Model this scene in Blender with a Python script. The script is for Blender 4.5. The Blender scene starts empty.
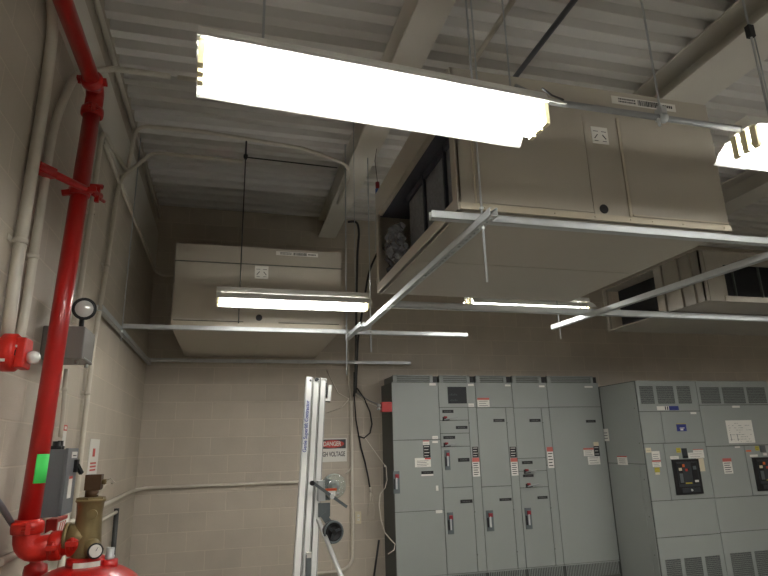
import bpy, bmesh, math, random
from mathutils import Vector, Matrix
random.seed(7)
C = bpy.context.scene.collection
# ------------------------------------------------------------------ camera
YAW, PITCH, ROLL, FPX = 0.262785, 0.268762, -0.025601, 575.08
EYE = Vector((0, 0, 1.52))
_f = Vector((math.sin(YAW)*math.cos(PITCH), math.cos(YAW)*math.cos(PITCH), math.sin(PITCH)))
_r0 = Vector((math.cos(YAW), -math.sin(YAW), 0)); _u0 = _r0.cross(_f)
_r = _r0*math.cos(ROLL) + _u0*math.sin(ROLL); _u = -_r0*math.sin(ROLL) + _u0*math.cos(ROLL)
cam_d = bpy.data.cameras.new('camera'); cam = bpy.data.objects.new('camera', cam_d); C.objects.link(cam)
cam_d.sensor_width = 36; cam_d.lens = FPX/768*36; cam_d.clip_start = 0.02
cam.matrix_world = Matrix(((_r.x, _u.x, -_f.x, EYE.x), (_r.y, _u.y, -_f.y, EYE.y), (_r.z, _u.z, -_f.z, EYE.z), (0, 0, 0, 1)))
bpy.context.scene.camera = cam
# ------------------------------------------------------------------ world, exposure
W = bpy.data.worlds.new('world'); bpy.context.scene.world = W; W.use_nodes = True
W.node_tree.nodes['Background'].inputs[0].default_value = (0.5, 0.5, 0.5, 1)
W.node_tree.nodes['Background'].inputs[1].default_value = 0.02
vs = bpy.context.scene.view_settings
vs.view_transform = 'Standard'; vs.look = 'None'; vs.gamma = 1; vs.use_curve_mapping = False
vs.exposure = 0.6
TUBE_POWER = 26.0           # emission of every fluorescent tube in the room
TUBE_COLOR = (1.0, 0.985, 0.96)

def at(px, py, ax, v):      # the point of the plane ax = v on the line of sight through a photo point
    d = _f + _r*((px-384)/FPX) - _u*((py-288)/FPX)
    i = 'xyz'.index(ax)
    return EYE + d*((v-EYE[i])/d[i])

# ------------------------------------------------------------------ materials
def lin(c):
    return tuple(((x/255)/12.92 if x/255 <= .04045 else (((x/255)+.055)/1.055)**2.4) for x in c)
def mat(name, rgb, rough=.5, metal=0.0, noise=0.0, nscale=20, bump=0.0, bscale=80, emit=0, trans=0, coat=0):
    m = bpy.data.materials.new(name); m.use_nodes = True
    nt = m.node_tree; b = nt.nodes['Principled BSDF']; c = lin(rgb)
    b.inputs['Base Color'].default_value = (*c, 1); b.inputs['Roughness'].default_value = rough; b.inputs['Metallic'].default_value = metal
    tc = nt.nodes.new('ShaderNodeTexCoord')
    if noise:
        n = nt.nodes.new('ShaderNodeTexNoise'); n.inputs['Scale'].default_value = nscale; n.inputs['Detail'].default_value = 6
        nt.links.new(tc.outputs['Object'], n.inputs['Vector'])
        mx = nt.nodes.new('ShaderNodeMix'); mx.data_type = 'RGBA'
        mx.inputs['A'].default_value = (*[x*(1-noise) for x in c], 1); mx.inputs['B'].default_value = (*[min(1, x*(1+noise)) for x in c], 1)
        nt.links.new(n.outputs['Fac'], mx.inputs['Factor']); nt.links.new(mx.outputs['Result'], b.inputs['Base Color'])
    if bump:
        n = nt.nodes.new('ShaderNodeTexNoise'); n.inputs['Scale'].default_value = bscale; n.inputs['Detail'].default_value = 5
        nt.links.new(tc.outputs['Object'], n.inputs['Vector'])
        bp = nt.nodes.new('ShaderNodeBump'); bp.inputs['Strength'].default_value = bump; bp.inputs['Distance'].default_value = .01
        nt.links.new(n.outputs['Fac'], bp.inputs['Height']); nt.links.new(bp.outputs['Normal'], b.inputs['Normal'])
    if emit:
        b.inputs['Emission Color'].default_value = (*TUBE_COLOR, 1); b.inputs['Emission Strength'].default_value = emit
    if trans: b.inputs['Transmission Weight'].default_value = trans
    if coat: b.inputs['Coat Weight'].default_value = coat
    return m
def block_mat(name, u, v0=0.0, u0=0.0):
    m = bpy.data.materials.new(name); m.use_nodes = True; nt = m.node_tree; b = nt.nodes['Principled BSDF']
    b.inputs['Roughness'].default_value = .62
    tc = nt.nodes.new('ShaderNodeTexCoord'); sp = nt.nodes.new('ShaderNodeSeparateXYZ'); cb = nt.nodes.new('ShaderNodeCombineXYZ')
    nt.links.new(tc.outputs['Object'], sp.inputs[0])
    au = nt.nodes.new('ShaderNodeMath'); au.operation = 'ADD'; au.inputs[1].default_value = 20.95 - .63 + u0
    av = nt.nodes.new('ShaderNodeMath'); av.operation = 'ADD'; av.inputs[1].default_value = 4.064 + v0
    nt.links.new(sp.outputs[u], au.inputs[0]); nt.links.new(sp.outputs['Z'], av.inputs[0])
    nt.links.new(au.outputs[0], cb.inputs[0]); nt.links.new(av.outputs[0], cb.inputs[1])
    br = nt.nodes.new('ShaderNodeTexBrick'); br.inputs['Scale'].default_value = 1
    br.inputs['Brick Width'].default_value = .419; br.inputs['Row Height'].default_value = .2095
    br.inputs['Mortar Size'].default_value = .005; br.inputs['Mortar Smooth'].default_value = .4
    c = lin((190, 180, 164))
    br.inputs['Color1'].default_value = (*c, 1); br.inputs['Color2'].default_value = (*[x*.93 for x in c], 1)
    br.inputs['Mortar'].default_value = (*[min(1, x*1.13) for x in c], 1)
    nt.links.new(cb.outputs[0], br.inputs['Vector'])
    n = nt.nodes.new('ShaderNodeTexNoise'); n.inputs['Scale'].default_value = 3; n.inputs['Detail'].default_value = 8
    nt.links.new(tc.outputs['Object'], n.inputs['Vector'])
    n2 = nt.nodes.new('ShaderNodeTexNoise'); n2.inputs['Scale'].default_value = 130; n2.inputs['Detail'].default_value = 3
    nt.links.new(tc.outputs['Object'], n2.inputs['Vector'])
    mr = nt.nodes.new('ShaderNodeMapRange'); mr.inputs['To Min'].default_value = .86; mr.inputs['To Max'].default_value = 1.14
    nt.links.new(n.outputs['Fac'], mr.inputs['Value'])
    mx = nt.nodes.new('ShaderNodeMix'); mx.data_type = 'RGBA'; mx.blend_type = 'MULTIPLY'; mx.inputs['Factor'].default_value = 1
    nt.links.new(br.outputs['Color'], mx.inputs['A']); nt.links.new(mr.outputs['Result'], mx.inputs['B'])
    nt.links.new(mx.outputs['Result'], b.inputs['Base Color'])
    ad = nt.nodes.new('ShaderNodeMath'); ad.operation = 'MULTIPLY_ADD'; ad.inputs[1].default_value = -1.0
    nt.links.new(br.outputs['Fac'], ad.inputs[0]); nt.links.new(n2.outputs['Fac'], ad.inputs[2])
    bp = nt.nodes.new('ShaderNodeBump'); bp.inputs['Strength'].default_value = .45; bp.inputs['Distance'].default_value = .004
    nt.links.new(ad.outputs[0], bp.inputs['Height']); nt.links.new(bp.outputs['Normal'], b.inputs['Normal'])
    return m
M = dict(
    block_y=block_mat('painted_block_left', 'Y', .122, .05), block_x=block_mat('painted_block_back', 'X', .122, -.007),
    deck=mat('painted_deck', (218, 215, 209), .5, noise=.06, nscale=2), beam=mat('painted_steel', (216, 211, 200), .45, noise=.05, nscale=3),
    floor=mat('sealed_concrete', (142, 140, 135), .4, noise=.08, nscale=3),
    conduit=mat('painted_conduit', (208, 201, 186), .35, noise=.06), emt=mat('galvanised_conduit', (150, 152, 152), .6, .3, noise=.1),
    galv=mat('galvanised_strut', (196, 200, 200), .4, .3, noise=.12, nscale=14), rod=mat('zinc_rod', (180, 183, 185), .35, .4),
    slate=mat('slate_pipe', (104, 106, 112), .45), darkpipe=mat('dark_conduit', (62, 62, 60), .45), cable=mat('black_cable', (38, 38, 38), .5), cord=mat('white_cord', (215, 208, 195), .5),
    unit=mat('beige_sheet_metal', (176, 169, 155), .36, .1, noise=.03, nscale=2), duct=mat('shade_darkened_duct', (146, 139, 126), .5, .1, noise=.12, nscale=5), unit_edge=mat('beige_sheet_edge', (186, 177, 156), .35),  # duct colour is darkened to stand in for its unlit underside
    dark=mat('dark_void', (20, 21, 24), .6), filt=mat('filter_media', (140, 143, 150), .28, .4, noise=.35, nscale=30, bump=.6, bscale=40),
    film=mat('plastic_film', (120, 123, 132), .14, .5, noise=.6, nscale=16, bump=1.0, bscale=16), insul=mat('duct_liner', (60, 64, 76), .7, bump=.3),
    labelred=mat('faded_red_print', (196, 100, 90), .5), gear_body=mat('cabinet_frame', (78, 82, 78), .5), gear=mat('grey_enamel', (150, 155, 150), .42, noise=.03, nscale=3), gear_edge=mat('grey_enamel_edge', (100, 104, 98), .45),
    seam=mat('door_gap', (48, 50, 48), .7), black=mat('black_plastic', (22, 23, 25), .4), breaker=mat('breaker_grey', (52, 56, 60), .4),
    glass=mat('dark_screen', (22, 26, 28), .55), white=mat('white_label', (226, 224, 216), .55), cream=mat('cream_label', (214, 204, 176), .6),
    redm=mat('red_print', (196, 62, 52), .5), yellow=mat('yellow_label', (186, 172, 60), .5), blue=mat('blue_label', (46, 56, 128), .5),
    orange=mat('orange_label', (226, 104, 44), .5), ink=mat('label_ink', (58, 58, 60), .6), plate=mat('operator_plate', (104, 112, 114), .4, .3),
    red=mat('red_enamel', (184, 28, 24), .32, noise=.06, coat=.3), redbright=mat('red_casting', (196, 34, 22), .38, noise=.12, nscale=30, bump=.15),
    brass=mat('aged_brass', (132, 116, 80), .42, .5, noise=.18, nscale=12), bronze=mat('brown_bronze', (84, 62, 42), .5, .5, noise=.2),
    green=mat('green_tape', (76, 232, 104), .6), box=mat('grey_box_enamel', (106, 110, 114), .4), boxd=mat('taupe_box', (122, 118, 112), .45),
    lens=mat('lamp_glass', (225, 225, 220), .12, .2), clear=mat('clear_plastic', (235, 245, 240), .06, trans=.85),
    alu=mat('mill_aluminium', (206, 206, 202), .4, .45, noise=.06, nscale=8), wood=mat('dark_wheel', (24, 24, 26), .4),
    lampwhite=mat('lamp_enamel', (236, 236, 230), .3), socket=mat('socket_plastic', (226, 216, 176), .4),
    tube=mat('fluorescent_tube', (255, 255, 250), .3, emit=TUBE_POWER), bluered=mat('red_wire_nut', (150, 40, 50), .5), bluew=mat('blue_wire_nut', (50, 90, 160), .5),
)
# ------------------------------------------------------------------ mesh builder
class MB:
    def __init__(s): s.bm = bmesh.new(); s.mats = []
    def _m(s, faces, m):
        if m is not None:
            if m not in s.mats: s.mats.append(m)
            for f in faces: f.material_index = s.mats.index(m)
    def box(s, x0, x1, y0, y1, z0, z1, m=None, mtx=None):
        P = [Vector((x, y, z)) for x in sorted((x0, x1)) for y in sorted((y0, y1)) for z in sorted((z0, z1))]
        if mtx is not None: P = [mtx @ p for p in P]
        v = [s.bm.verts.new(p) for p in P]
        F = [s.bm.faces.new([v[i] for i in q]) for q in ((0, 1, 3, 2), (4, 6, 7, 5), (0, 4, 5, 1), (2, 3, 7, 6), (0, 2, 6, 4), (1, 5, 7, 3))]
        s._m(F, m); return s
    def bar(s, p0, p1, w, h, m=None, up=(0, 0, 1), off=(0, 0)):
        p0, p1 = Vector(p0), Vector(p1); d = (p1-p0); L = d.length; d.normalize(); up = Vector(up)
        sd = d.cross(up).normalized(); u = sd.cross(d)
        mt = Matrix((( sd.x, d.x, u.x, p0.x), (sd.y, d.y, u.y, p0.y), (sd.z, d.z, u.z, p0.z), (0, 0, 0, 1)))
        return s.box(off[0]-w/2, off[0]+w/2, 0, L, off[1]-h/2, off[1]+h/2, m, mt)
    def prism(s, pts, vec, m=None):      # closed outline pushed along vec
        vec = Vector(vec); a = [s.bm.verts.new(Vector(p)) for p in pts]; b = [s.bm.verts.new(Vector(p)+vec) for p in pts]; n = len(pts)
        F = [s.bm.faces.new(a[::-1]), s.bm.faces.new(b)]
        for i in range(n): F.append(s.bm.faces.new((a[i], a[(i+1) % n], b[(i+1) % n], b[i])))
        s._m(F, m); return s
    def rings(s, R, m=None, cap=True, smooth=True):
        V = [[s.bm.verts.new(p) for p in r] for r in R]; n = len(V[0]); F = []
        for a, b in zip(V, V[1:]):
            for i in range(n):
                f = s.bm.faces.new((a[i], a[(i+1) % n], b[(i+1) % n], b[i])); f.smooth = smooth; F.append(f)
        if cap: F.append(s.bm.faces.new(V[0][::-1])); F.append(s.bm.faces.new(V[-1]))
        s._m(F, m); return s
    def lathe(s, o, axis, prof, n=20, m=None, smooth=True):   # prof: (distance along axis, radius)
        o = Vector(o); a = Vector(axis).normalized(); t = Vector((1, 0, 0)) if abs(a.x) < .8 else Vector((0, 1, 0))
        e1 = a.cross(t).normalized(); e2 = a.cross(e1)
        return s.rings([[o + a*h + (e1*math.cos(2*math.pi*i/n) + e2*math.sin(2*math.pi*i/n))*max(r, 1e-4) for i in range(n)] for h, r in prof], m, True, smooth)
    def cyl(s, p0, p1, r, n=14, m=None, r2=None):
        p0, p1 = Vector(p0), Vector(p1); return s.lathe(p0, p1-p0, [(0, r), ((p1-p0).length, r if r2 is None else r2)], n, m)
    def tube(s, pts, r, n=10, m=None, fillet=0.0, seg=6):
        pts = [Vector(p) for p in pts]
        if fillet:
            q = [pts[0]]
            for a, b, c in zip(pts, pts[1:], pts[2:]):
                d1, d2 = (a-b), (c-b); k = min(fillet, d1.length*.49, d2.length*.49); d1.normalize(); d2.normalize()
                A, B = b+d1*k, b+d2*k
                for i in range(seg+1):
                    t = i/seg; q.append(A*(1-t)**2 + b*2*t*(1-t) + B*t*t)
            q.append(pts[-1]); pts = q
        R = []; u = None
        for i, p in enumerate(pts):
            d = (pts[min(i+1, len(pts)-1)] - pts[max(i-1, 0)]).normalized()
            if u is None: u = d.cross(Vector((.3, .5, .81))).normalized()
            else: u = (u - d*u.dot(d)).normalized()
            w = d.cross(u); R.append([p + (u*math.cos(2*math.pi*k/n) + w*math.sin(2*math.pi*k/n))*r for k in range(n)])
        return s.rings(R, m)
    def sphere(s, c, r, m=None, n=14, sc=(1, 1, 1)):
        c = Vector(c); R = []
        for j in range(1, 8):
            t = math.pi*j/8; R.append([c + Vector((math.sin(t)*math.cos(2*math.pi*i/n)*sc[0], math.sin(t)*math.sin(2*math.pi*i/n)*sc[1], -math.cos(t)*sc[2]))*r for i in range(n)])
        return s.rings(R, m)
def mk(name, mb, m=None, parent=None, label=None, cat=None, group=None, kind=None, bevel=0):
    bm = mb.bm
    bmesh.ops.recalc_face_normals(bm, faces=bm.faces)
    if parent is None and kind != 'structure':
        xs = [v.co for v in bm.verts]
        o0 = Vector(((min(v.x for v in xs)+max(v.x for v in xs))/2, (min(v.y for v in xs)+max(v.y for v in xs))/2, min(v.z for v in xs)))
    elif parent is None: o0 = Vector((0, 0, 0))
    else:
        r = parent
        while r.parent: r = r.parent
        o0 = r.location.copy()
    bmesh.ops.translate(bm, vec=-o0, verts=bm.verts)
    me = bpy.data.meshes.new(name); bm.to_mesh(me); bm.free()
    for q in (mb.mats or [m]): me.materials.append(M[q] if isinstance(q, str) else q)
    o = bpy.data.objects.new(name, me); C.objects.link(o)
    if parent is None: o.location = o0
    else: o.parent = parent
    if bevel:
        md = o.modifiers.new('bevel', 'BEVEL'); md.width = bevel; md.segments = 2; md.limit_method = 'ANGLE'
    for k, v in (('label', label), ('category', cat), ('group', group), ('kind', kind)):
        if v: o[k] = v
    return o
def thing(name, label, cat, loc, group=None):
    o = bpy.data.objects.new(name, None); C.objects.link(o); o.location = loc; o.empty_display_size = .1
    o['label'] = label; o['category'] = cat
    if group: o['group'] = group
    return o
def copy_tree(o, parent=None, delta=None):
    c = o.copy(); C.objects.link(c)
    if parent is not None: c.parent = parent
    if delta is not None: c.location = o.location + Vector(delta)
    for ch in [x for x in o.children]: copy_tree(ch, c)
    return c
def text(parent, name, body, origin, right, up, size, m, depth=.001, squeeze=1.0):
    cu = bpy.data.curves.new(name, 'FONT'); cu.body = body; cu.size = size; cu.align_x = 'CENTER'; cu.align_y = 'CENTER'; cu.extrude = depth/2; cu.offset = size*.02
    t = bpy.data.objects.new(name, cu); C.objects.link(t); bpy.context.view_layer.update()
    me = bpy.data.meshes.new_from_object(t.evaluated_get(bpy.context.evaluated_depsgraph_get()))
    bpy.data.objects.remove(t); bpy.data.curves.remove(cu)
    r, u = Vector(right).normalized(), Vector(up).normalized(); n = r.cross(u); root = parent
    while root.parent: root = root.parent
    o = Vector(origin) - root.location
    me.transform(Matrix(((r.x*squeeze, u.x, n.x, o.x), (r.y*squeeze, u.y, n.y, o.y), (r.z*squeeze, u.z, n.z, o.z), (0, 0, 0, 1))))
    me.materials.clear(); me.materials.append(M[m]); me.name = name
    ob = bpy.data.objects.new(name, me); C.objects.link(ob); ob.parent = parent
    return ob
# ------------------------------------------------------------------ room shell
FZ, DZ, WX, WY, EX, SY = -0.15, 4.60, -1.0, 7.45, 10.0, -5.0
mk('wall_left', MB().box(WX-.2, WX, SY-.2, WY+.2, FZ-.1, 5.0), 'block_y', kind='structure')
mk('wall_back', MB().box(WX, EX, WY, WY+.2, FZ-.1, 5.0), 'block_x', kind='structure')
mk('wall_right', MB().box(EX, EX+.2, SY-.2, WY+.2, FZ-.1, 5.0), 'block_y', kind='structure')
mk('wall_front', MB().box(WX, EX, SY-.2, SY, FZ-.1, 5.0), 'block_x', kind='structure')
mk('floor', MB().box(WX-.2, EX+.2, SY-.2, WY+.2, FZ-.1, FZ), 'floor', kind='structure')
d = MB(); prof = []; y = SY-.1; P = .2032; off = .075
while y < WY+.2:                                   # fluted roof deck, ribs running across the room
    prof += [(y, DZ), (y+.085, DZ), (y+.105, DZ+off), (y+.183, DZ+off)]; y += P
prof.append((y, DZ))
V0 = [d.bm.verts.new((WX-.15, a, b)) for a, b in prof]; V1 = [d.bm.verts.new((EX+.15, a, b)) for a, b in prof]
T0 = [d.bm.verts.new((WX-.15, a, b+.004)) for a, b in prof]; T1 = [d.bm.verts.new((EX+.15, a, b+.004)) for a, b in prof]
for i in range(len(prof)-1):
    d.bm.faces.new((V0[i], V0[i+1], V1[i+1], V1[i])); d.bm.faces.new((T0[i], T1[i], T1[i+1], T0[i+1]))
d.box(WX-.2, EX+.2, SY-.2, WY+.2, DZ+off+.02, DZ+off+.12)
mk('ceiling', d, 'deck', kind='structure')
def ibeam(name, x0, x1, zb, zt, label, fl=.018, web=.012, axis='y'):
    b = MB(); c = (x0+x1)/2
    b.box(x0, x1, SY, WY, zb, zb+fl); b.box(x0, x1, SY, WY, zt-fl, zt); b.box(c-web/2, c+web/2, SY, WY, zb+fl, zt-fl)
    return mk(name, b, 'beam', kind='structure', label=label)
ibeam('trim_1', 1.08, 1.32, 4.33, DZ-.001, 'narrow painted roof beam crossing the middle of the ceiling')
ibeam('trim_2', 3.46, 3.89, 4.33, DZ-.001, 'wide painted roof beam above the large hanging unit')
ibeam('trim_3', 5.85, 6.2, 4.33, DZ-.001, 'painted roof beam at the far right')
b = MB(); b.box(WX+.001, -.985, SY, WY, 3.79, 4.25); b.box(WX+.001, -.975, SY, WY, 3.775, 3.795)
mk('trim_4', b, 'beam', kind='structure', label='smooth painted band along the top of the left wall')
# ------------------------------------------------------------------ conduits and pipes on the left wall and under the deck
def clips(parent, pts, r, wall='x'):
    for p in pts:
        p = Vector(p); b = MB()
        b.cyl(p-Vector((0, 0, .012)), p+Vector((0, 0, .012)), r*1.2, 12); b.box(WX+.001, WX+.006, p.y-r*2.2, p.y+r*2.2, p.z-.012, p.z+.012)
        mk('strap', b, 'conduit', parent)
def conduit(pts, r, label, m='conduit', fillet=.12, name='conduit', cat='conduit', group=None, clip=()):
    pts = [Vector(p) for p in pts]
    if clip:
        o = mk(name, MB().tube(pts, r, 10, None, fillet), m, label=label, cat=cat, group=group)
        for p in clip:
            bb = MB(); p = Vector(p)
            bb.cyl(p-Vector((0, 0, .012)), p+Vector((0, 0, .012)), r*1.22, 12); bb.box(WX+.001, WX+.006, p.y-r*2.4, p.y+r*2.4, p.z-.014, p.z+.014)
            mk('strap', bb, 'conduit', o)
        return o
    return mk(name, MB().tube(pts, r, 10, None, fillet), m, label=label, cat=cat, group=group)
wx = WX+.035
conduit([(wx+.01, 2.0, 3.86), (wx, 2.82, 3.78), (wx, 2.86, 3.35), (wx, 2.83, 2.35), (wx, 2.85, 1.99)], .027, 'thick beige conduit nearest the camera, rising up the left wall from the red horn', clip=[(wx, 2.83, 2.47)], fillet=.25)
conduit([(-.55, 4.1, 4.3), (-.93, 4.06, 4.28), (wx+.005, 3.25, 3.66), (wx, 3.04, 3.2), (wx, 3.02, 2.2), (wx, 3.0, 2.02)], .022, 'beige conduit beside the red pipe that bends away at the top of the left wall', clip=[(wx, 3.02, 2.46)], fillet=.18)
conduit([(-.5, 4.1, 4.3), (.15, 4.12, 4.3), (1.0, 4.12, 4.3)], .018, 'beige conduit crossing under the deck, nearest of the crosswise ceiling conduits')
conduit([(wx, 5.0, 3.9), (wx, 4.02, 3.75), (wx, 4.0, 3.3), (wx, 3.94, 2.5), (wx, 3.9, 2.31)], .018, 'thin beige conduit running down behind the red pipe to the emergency light', clip=[(wx, 4.0, 3.1)], fillet=.15)
conduit([(wx, 5.03, 3.9), (wx+.03, 5.05, 4.39), (-.4, 5.03, 4.39), (.6, 5.15, 4.39), (1.05, 5.22, 4.3), (1.13, 5.5, 4.3), (1.13, 6.2, 4.3)], .018, 'beige conduit crossing under the deck and turning along the narrow roof beam', fillet=.12)
conduit([(.02, 5.57, 4.4), (-.85, 5.56, 4.4), (wx, 4.8, 3.74), (wx, 4.72, 3.55), (wx, 4.6, 2.75), (wx, 4.48, 2.3), (wx, 4.46, 1.6), (wx, 4.46, .6)], .018, 'long beige conduit rising past the hanging strut and crossing to the ceiling drop', clip=[(wx, 4.62, 2.92), (wx, 4.46, 1.93)], fillet=.14)
conduit([(.03, 5.585, 4.46), (.5, 5.6, 4.46), (1.02, 5.62, 4.46)], .007, 'thin dark line under the deck between ceiling drop and narrow beam', 'cable', 0, 'cable', 'cable')
conduit([(-.96, SY+.1, 4.37), (-.96, 7.2, 4.37)], .02, 'beige conduit running along the top of the left wall beside the deck flutes', fillet=0)
conduit([(wx, 4.1, 3.68), (wx, 7.3, 3.68), (-.9, 7.40, 3.66), (-.6, 7.40, 3.66)], .014, 'thin beige conduit high on the left wall turning the far corner', fillet=.1)
conduit([(wx, 3.16, 1.06), (wx, 4.6, 1.10), (wx, 6.9, 1.13), (WX+.12, WY-.035, 1.13), (.4, WY-.035, 1.13), (1.4, WY-.035, 1.13)], .018, 'beige conduit running level around the far corner at waist height', fillet=.08)
conduit([(wx, 4.9, 1.0), (wx, 5.95, 1.0), (wx, 6.08, 1.0)], .016, 'short level beige conduit under the waist height run')
conduit([(wx, 6.1, 1.03), (wx+.005, 6.1, .4), (wx+.005, 6.1, FZ+.02)], .022, 'dark grey conduit dropping to the floor in the far left corner', 'darkpipe')
conduit([(wx, 3.86, 2.02), (wx, 3.86, 1.93), (wx, 3.9, 1.75), (wx, 3.9, 1.62)], .013, 'short beige conduit between the emergency light and the grey disconnect', clip=[(wx, 3.86, 1.9)])
conduit([(-.93, 2.8, 1.38), (-.93, 2.93, 1.33), (-.93, 3.2, 1.19), (-.94, 3.34, 1.13)], .014, 'grey flexible conduit slanting behind the foot of the red pipe', 'box')
conduit([(WX+.05, 4.2, 1.2), (WX+.05, 4.2, .5), (WX+.05, 4.2, FZ+.02)], .02, 'beige conduit dropping to the floor below the grey disconnect')
# ceiling runs above the front row of lamps
conduit([(2.15, .6, 4.42), (2.15, 3.68, 4.42)], .022, 'dark pipe running lengthwise under the deck above the right end of the big lamp', 'slate', 0)
conduit([(1.74, .6, 4.42), (1.74, 3.55, 4.42)], .02, 'light grey pipe running lengthwise under the deck left of the dark pipe', 'conduit', 0)
# ------------------------------------------------------------------ red fire pipe
RX, RY = -.86, 3.32          # top of the riser; its foot stands a little nearer the camera
BX, BY = -.864, 3.13
t = thing('fire_pipe', 'tall red agent pipe rising up the left wall and turning toward the camera', 'pipe', (RX, RY, 1.1))
mk('pipe_section', MB().cyl((BX, BY, 1.2), (RX, RY, 3.5), .045, 24), 'red', t)
mk('pipe_section', MB().cyl((RX, 1.0, 3.62), (RX, 3.27, 3.62), .045, 24), 'red', t)
e = MB(); e.tube([(RX, RY, 3.44), (RX, RY+.02, 3.62), (RX, 3.2, 3.62)], .05, 18, None, .09)
mk('elbow', e, 'red', t)
def coupling(p, ax, parent, r=.06, m='red'):
    p = Vector(p); a = Vector(ax).normalized(); b = MB()
    b.lathe(p-a*.028, a, [(0, r*.86), (.004, r), (.02, r*1.04), (.036, r*1.04), (.052, r), (.056, r*.86)], 22)
    s_ = a.cross(Vector((0, 0, 1)) if abs(a.z) < .5 else Vector((1, 0.3, 0))).normalized()
    for sg in (-1, 1):
        c = p + s_*sg*(r+.004); up = a.cross(s_)
        b.bar(c-a*.024, c+a*.024, .03, .02, up=up); b.cyl(c-up*.026, c+up*.026, .008, 8)
    mk('coupling', b, m, parent)
coupling((RX, RY, 3.46), (0, 0, 1), t); coupling((RX, 3.24, 3.62), (0, 1, -.15), t)
e = MB(); e.tube([(BX, BY, 1.24), (BX, BY, 1.105), (BX+.13, BY+.01, 1.12)], .055, 20, None, .11)
mk('elbow', e, 'redbright', t, label='bright red grooved elbow at the foot of the pipe')
coupling((BX, BY, 1.205), (0, 0, 1), t, .066, 'redbright'); coupling((BX+.125, BY+.01, 1.12), (1, 0, 0), t, .062, 'redbright')
mk('pipe_section', MB().cyl((BX+.11, BY+.01, 1.12), (BX+.21, BY+.02, 1.13), .05, 20), 'redbright', t)
coupling((BX+.2, BY+.02, 1.13), (1, 0, 0), t, .062, 'redbright')
# green tape wrapped on the camera side of the pipe
g = MB(); n = 10; R = []
for z in (1.395, 1.525):
    k = (z-1.2)/2.3; ox, oy = BX+(RX-BX)*k, BY+(RY-BY)*k
    A_ = [math.radians(-84+84*i/n) for i in range(n+1)]
    R.append([Vector((ox + .0463*math.cos(a), oy + .0463*math.sin(a), z)) for a in A_] + [Vector((ox + .0455*math.cos(a), oy + .0455*math.sin(a), z)) for a in A_[::-1]])
g.rings(R); mk('tape', g, 'green', t, label='bright green tape')
# bracket
k = thing('pipe_bracket', 'red seismic clamp with a short strut holding the red pipe to the left wall', 'bracket', (RX, RY, 2.9))
bz = 2.97
mk('strut_arm', MB().cyl((WX+.03, 2.93, 2.9), (-.775, 3.36, 2.95), .02, 12), 'red', k)
b = MB(); b.box(WX+.002, WX+.02, 2.86, 2.96, 2.83, 2.97); b.bar((WX+.01, 2.92, 2.9), (-.93, 3.03, 2.91), .05, .05); mk('wall_plate', b, 'red', k)
b = MB(); b.lathe((RX, 3.265, 2.90), (0, 0, 1), [(0, .05), (.004, .056), (.04, .056), (.044, .05)], 20); b.bar((-.94, 3.24, 2.9), (-.77, 3.24, 2.94), .02, .03); mk('clamp', b, 'red', k)
b = MB(); b.cyl((-.83, 3.3, 2.98), (-.765, 3.34, 3.0), .016, 10); b.bar((-.785, 3.33, 2.9), (-.78, 3.33, 3.0), .022, .022); b.cyl((-.80, 3.28, 2.93), (-.76, 3.4, 2.935), .01, 8); mk('bolt', b, 'red', k)
b = MB(); b.cyl((-.766, 3.34, 3.0), (-.761, 3.343, 3.0), .012, 10); mk('bolt_hole', b, 'black', k)
# ------------------------------------------------------------------ fire horn and strobe
h = thing('fire_horn', 'round red fire horn with clear strobe on the left wall at the picture edge', 'fire alarm', (WX, 2.85, 1.86))
b = MB(); b.lathe((WX+.001, 2.79, 1.95), (1, 0, 0), [(0, .062), (.03, .062), (.034, .055)], 26); mk('back_box', b, 'red', h)
b = MB(); b.lathe((WX+.045, 2.79, 1.95), (1, 0, 0), [(0, .07), (.006, .082), (.05, .082), (.062, .072), (.064, .05)], 28); mk('horn_body', b, 'redbright', h)
b = MB(); b.box(WX+.105, WX+.145, 2.74, 2.84, 1.88, 2.01); hb = mk('strobe_housing', b, 'redbright', h, bevel=.006)
b = MB(); b.sphere((WX+.165, 2.79, 1.93), .03, n=14); mk('strobe_lens', b, 'lens', h, label='clear glass strobe lens')
b = MB(); b.box(WX+.06, WX+.085, 2.706, 2.71, 1.9, 1.912, 'white'); b.box(WX+.108, WX+.112, 2.734, 2.739, 1.93, 1.955, 'black'); b.box(WX+.108, WX+.114, 2.734, 2.739, 1.965, 1.975, 'white'); mk('printed_mark', b, None, h)
# ------------------------------------------------------------------ emergency light
e = thing('emergency_light', 'grey battery emergency light with a round lamp head behind the red pipe', 'emergency light', (WX+.1, 3.55, 2.02))
mk('battery_box', MB().box(WX+.001, -.79, 3.43, 3.69, 2.02, 2.2), 'boxd', e, bevel=.006)
b = MB(); b.lathe((-.835, 3.55, 2.32), (.25, -1, -.1), [(-.05, .028), (-.01, .05), (.03, .062), (.05, .064), (.052, .052)], 24); hd = mk('lamp_head', b, 'black', e)
b = MB(); b.lathe((-.835, 3.55, 2.32), (.25, -1, -.1), [(.044, .052), (.056, .045), (.063, .025), (.065, .004)], 22); mk('lamp_lens', b, 'lens', hd)
b = MB(); b.cyl((-.85, 3.6, 2.2), (-.85, 3.59, 2.28), .014, 10); b.box(-.88, -.82, 3.57, 3.63, 2.2, 2.21); mk('swivel', b, 'black', e)
b = MB(); b.box(-.79, -.787, 3.46, 3.66, 2.03, 2.035); b.cyl((-.83, 3.5, 2.0), (-.83, 3.5, 2.022), .01); b.cyl((-.81, 3.64, 2.0), (-.81, 3.64, 2.022), .01); mk('screw', b, 'gear', e)
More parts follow.
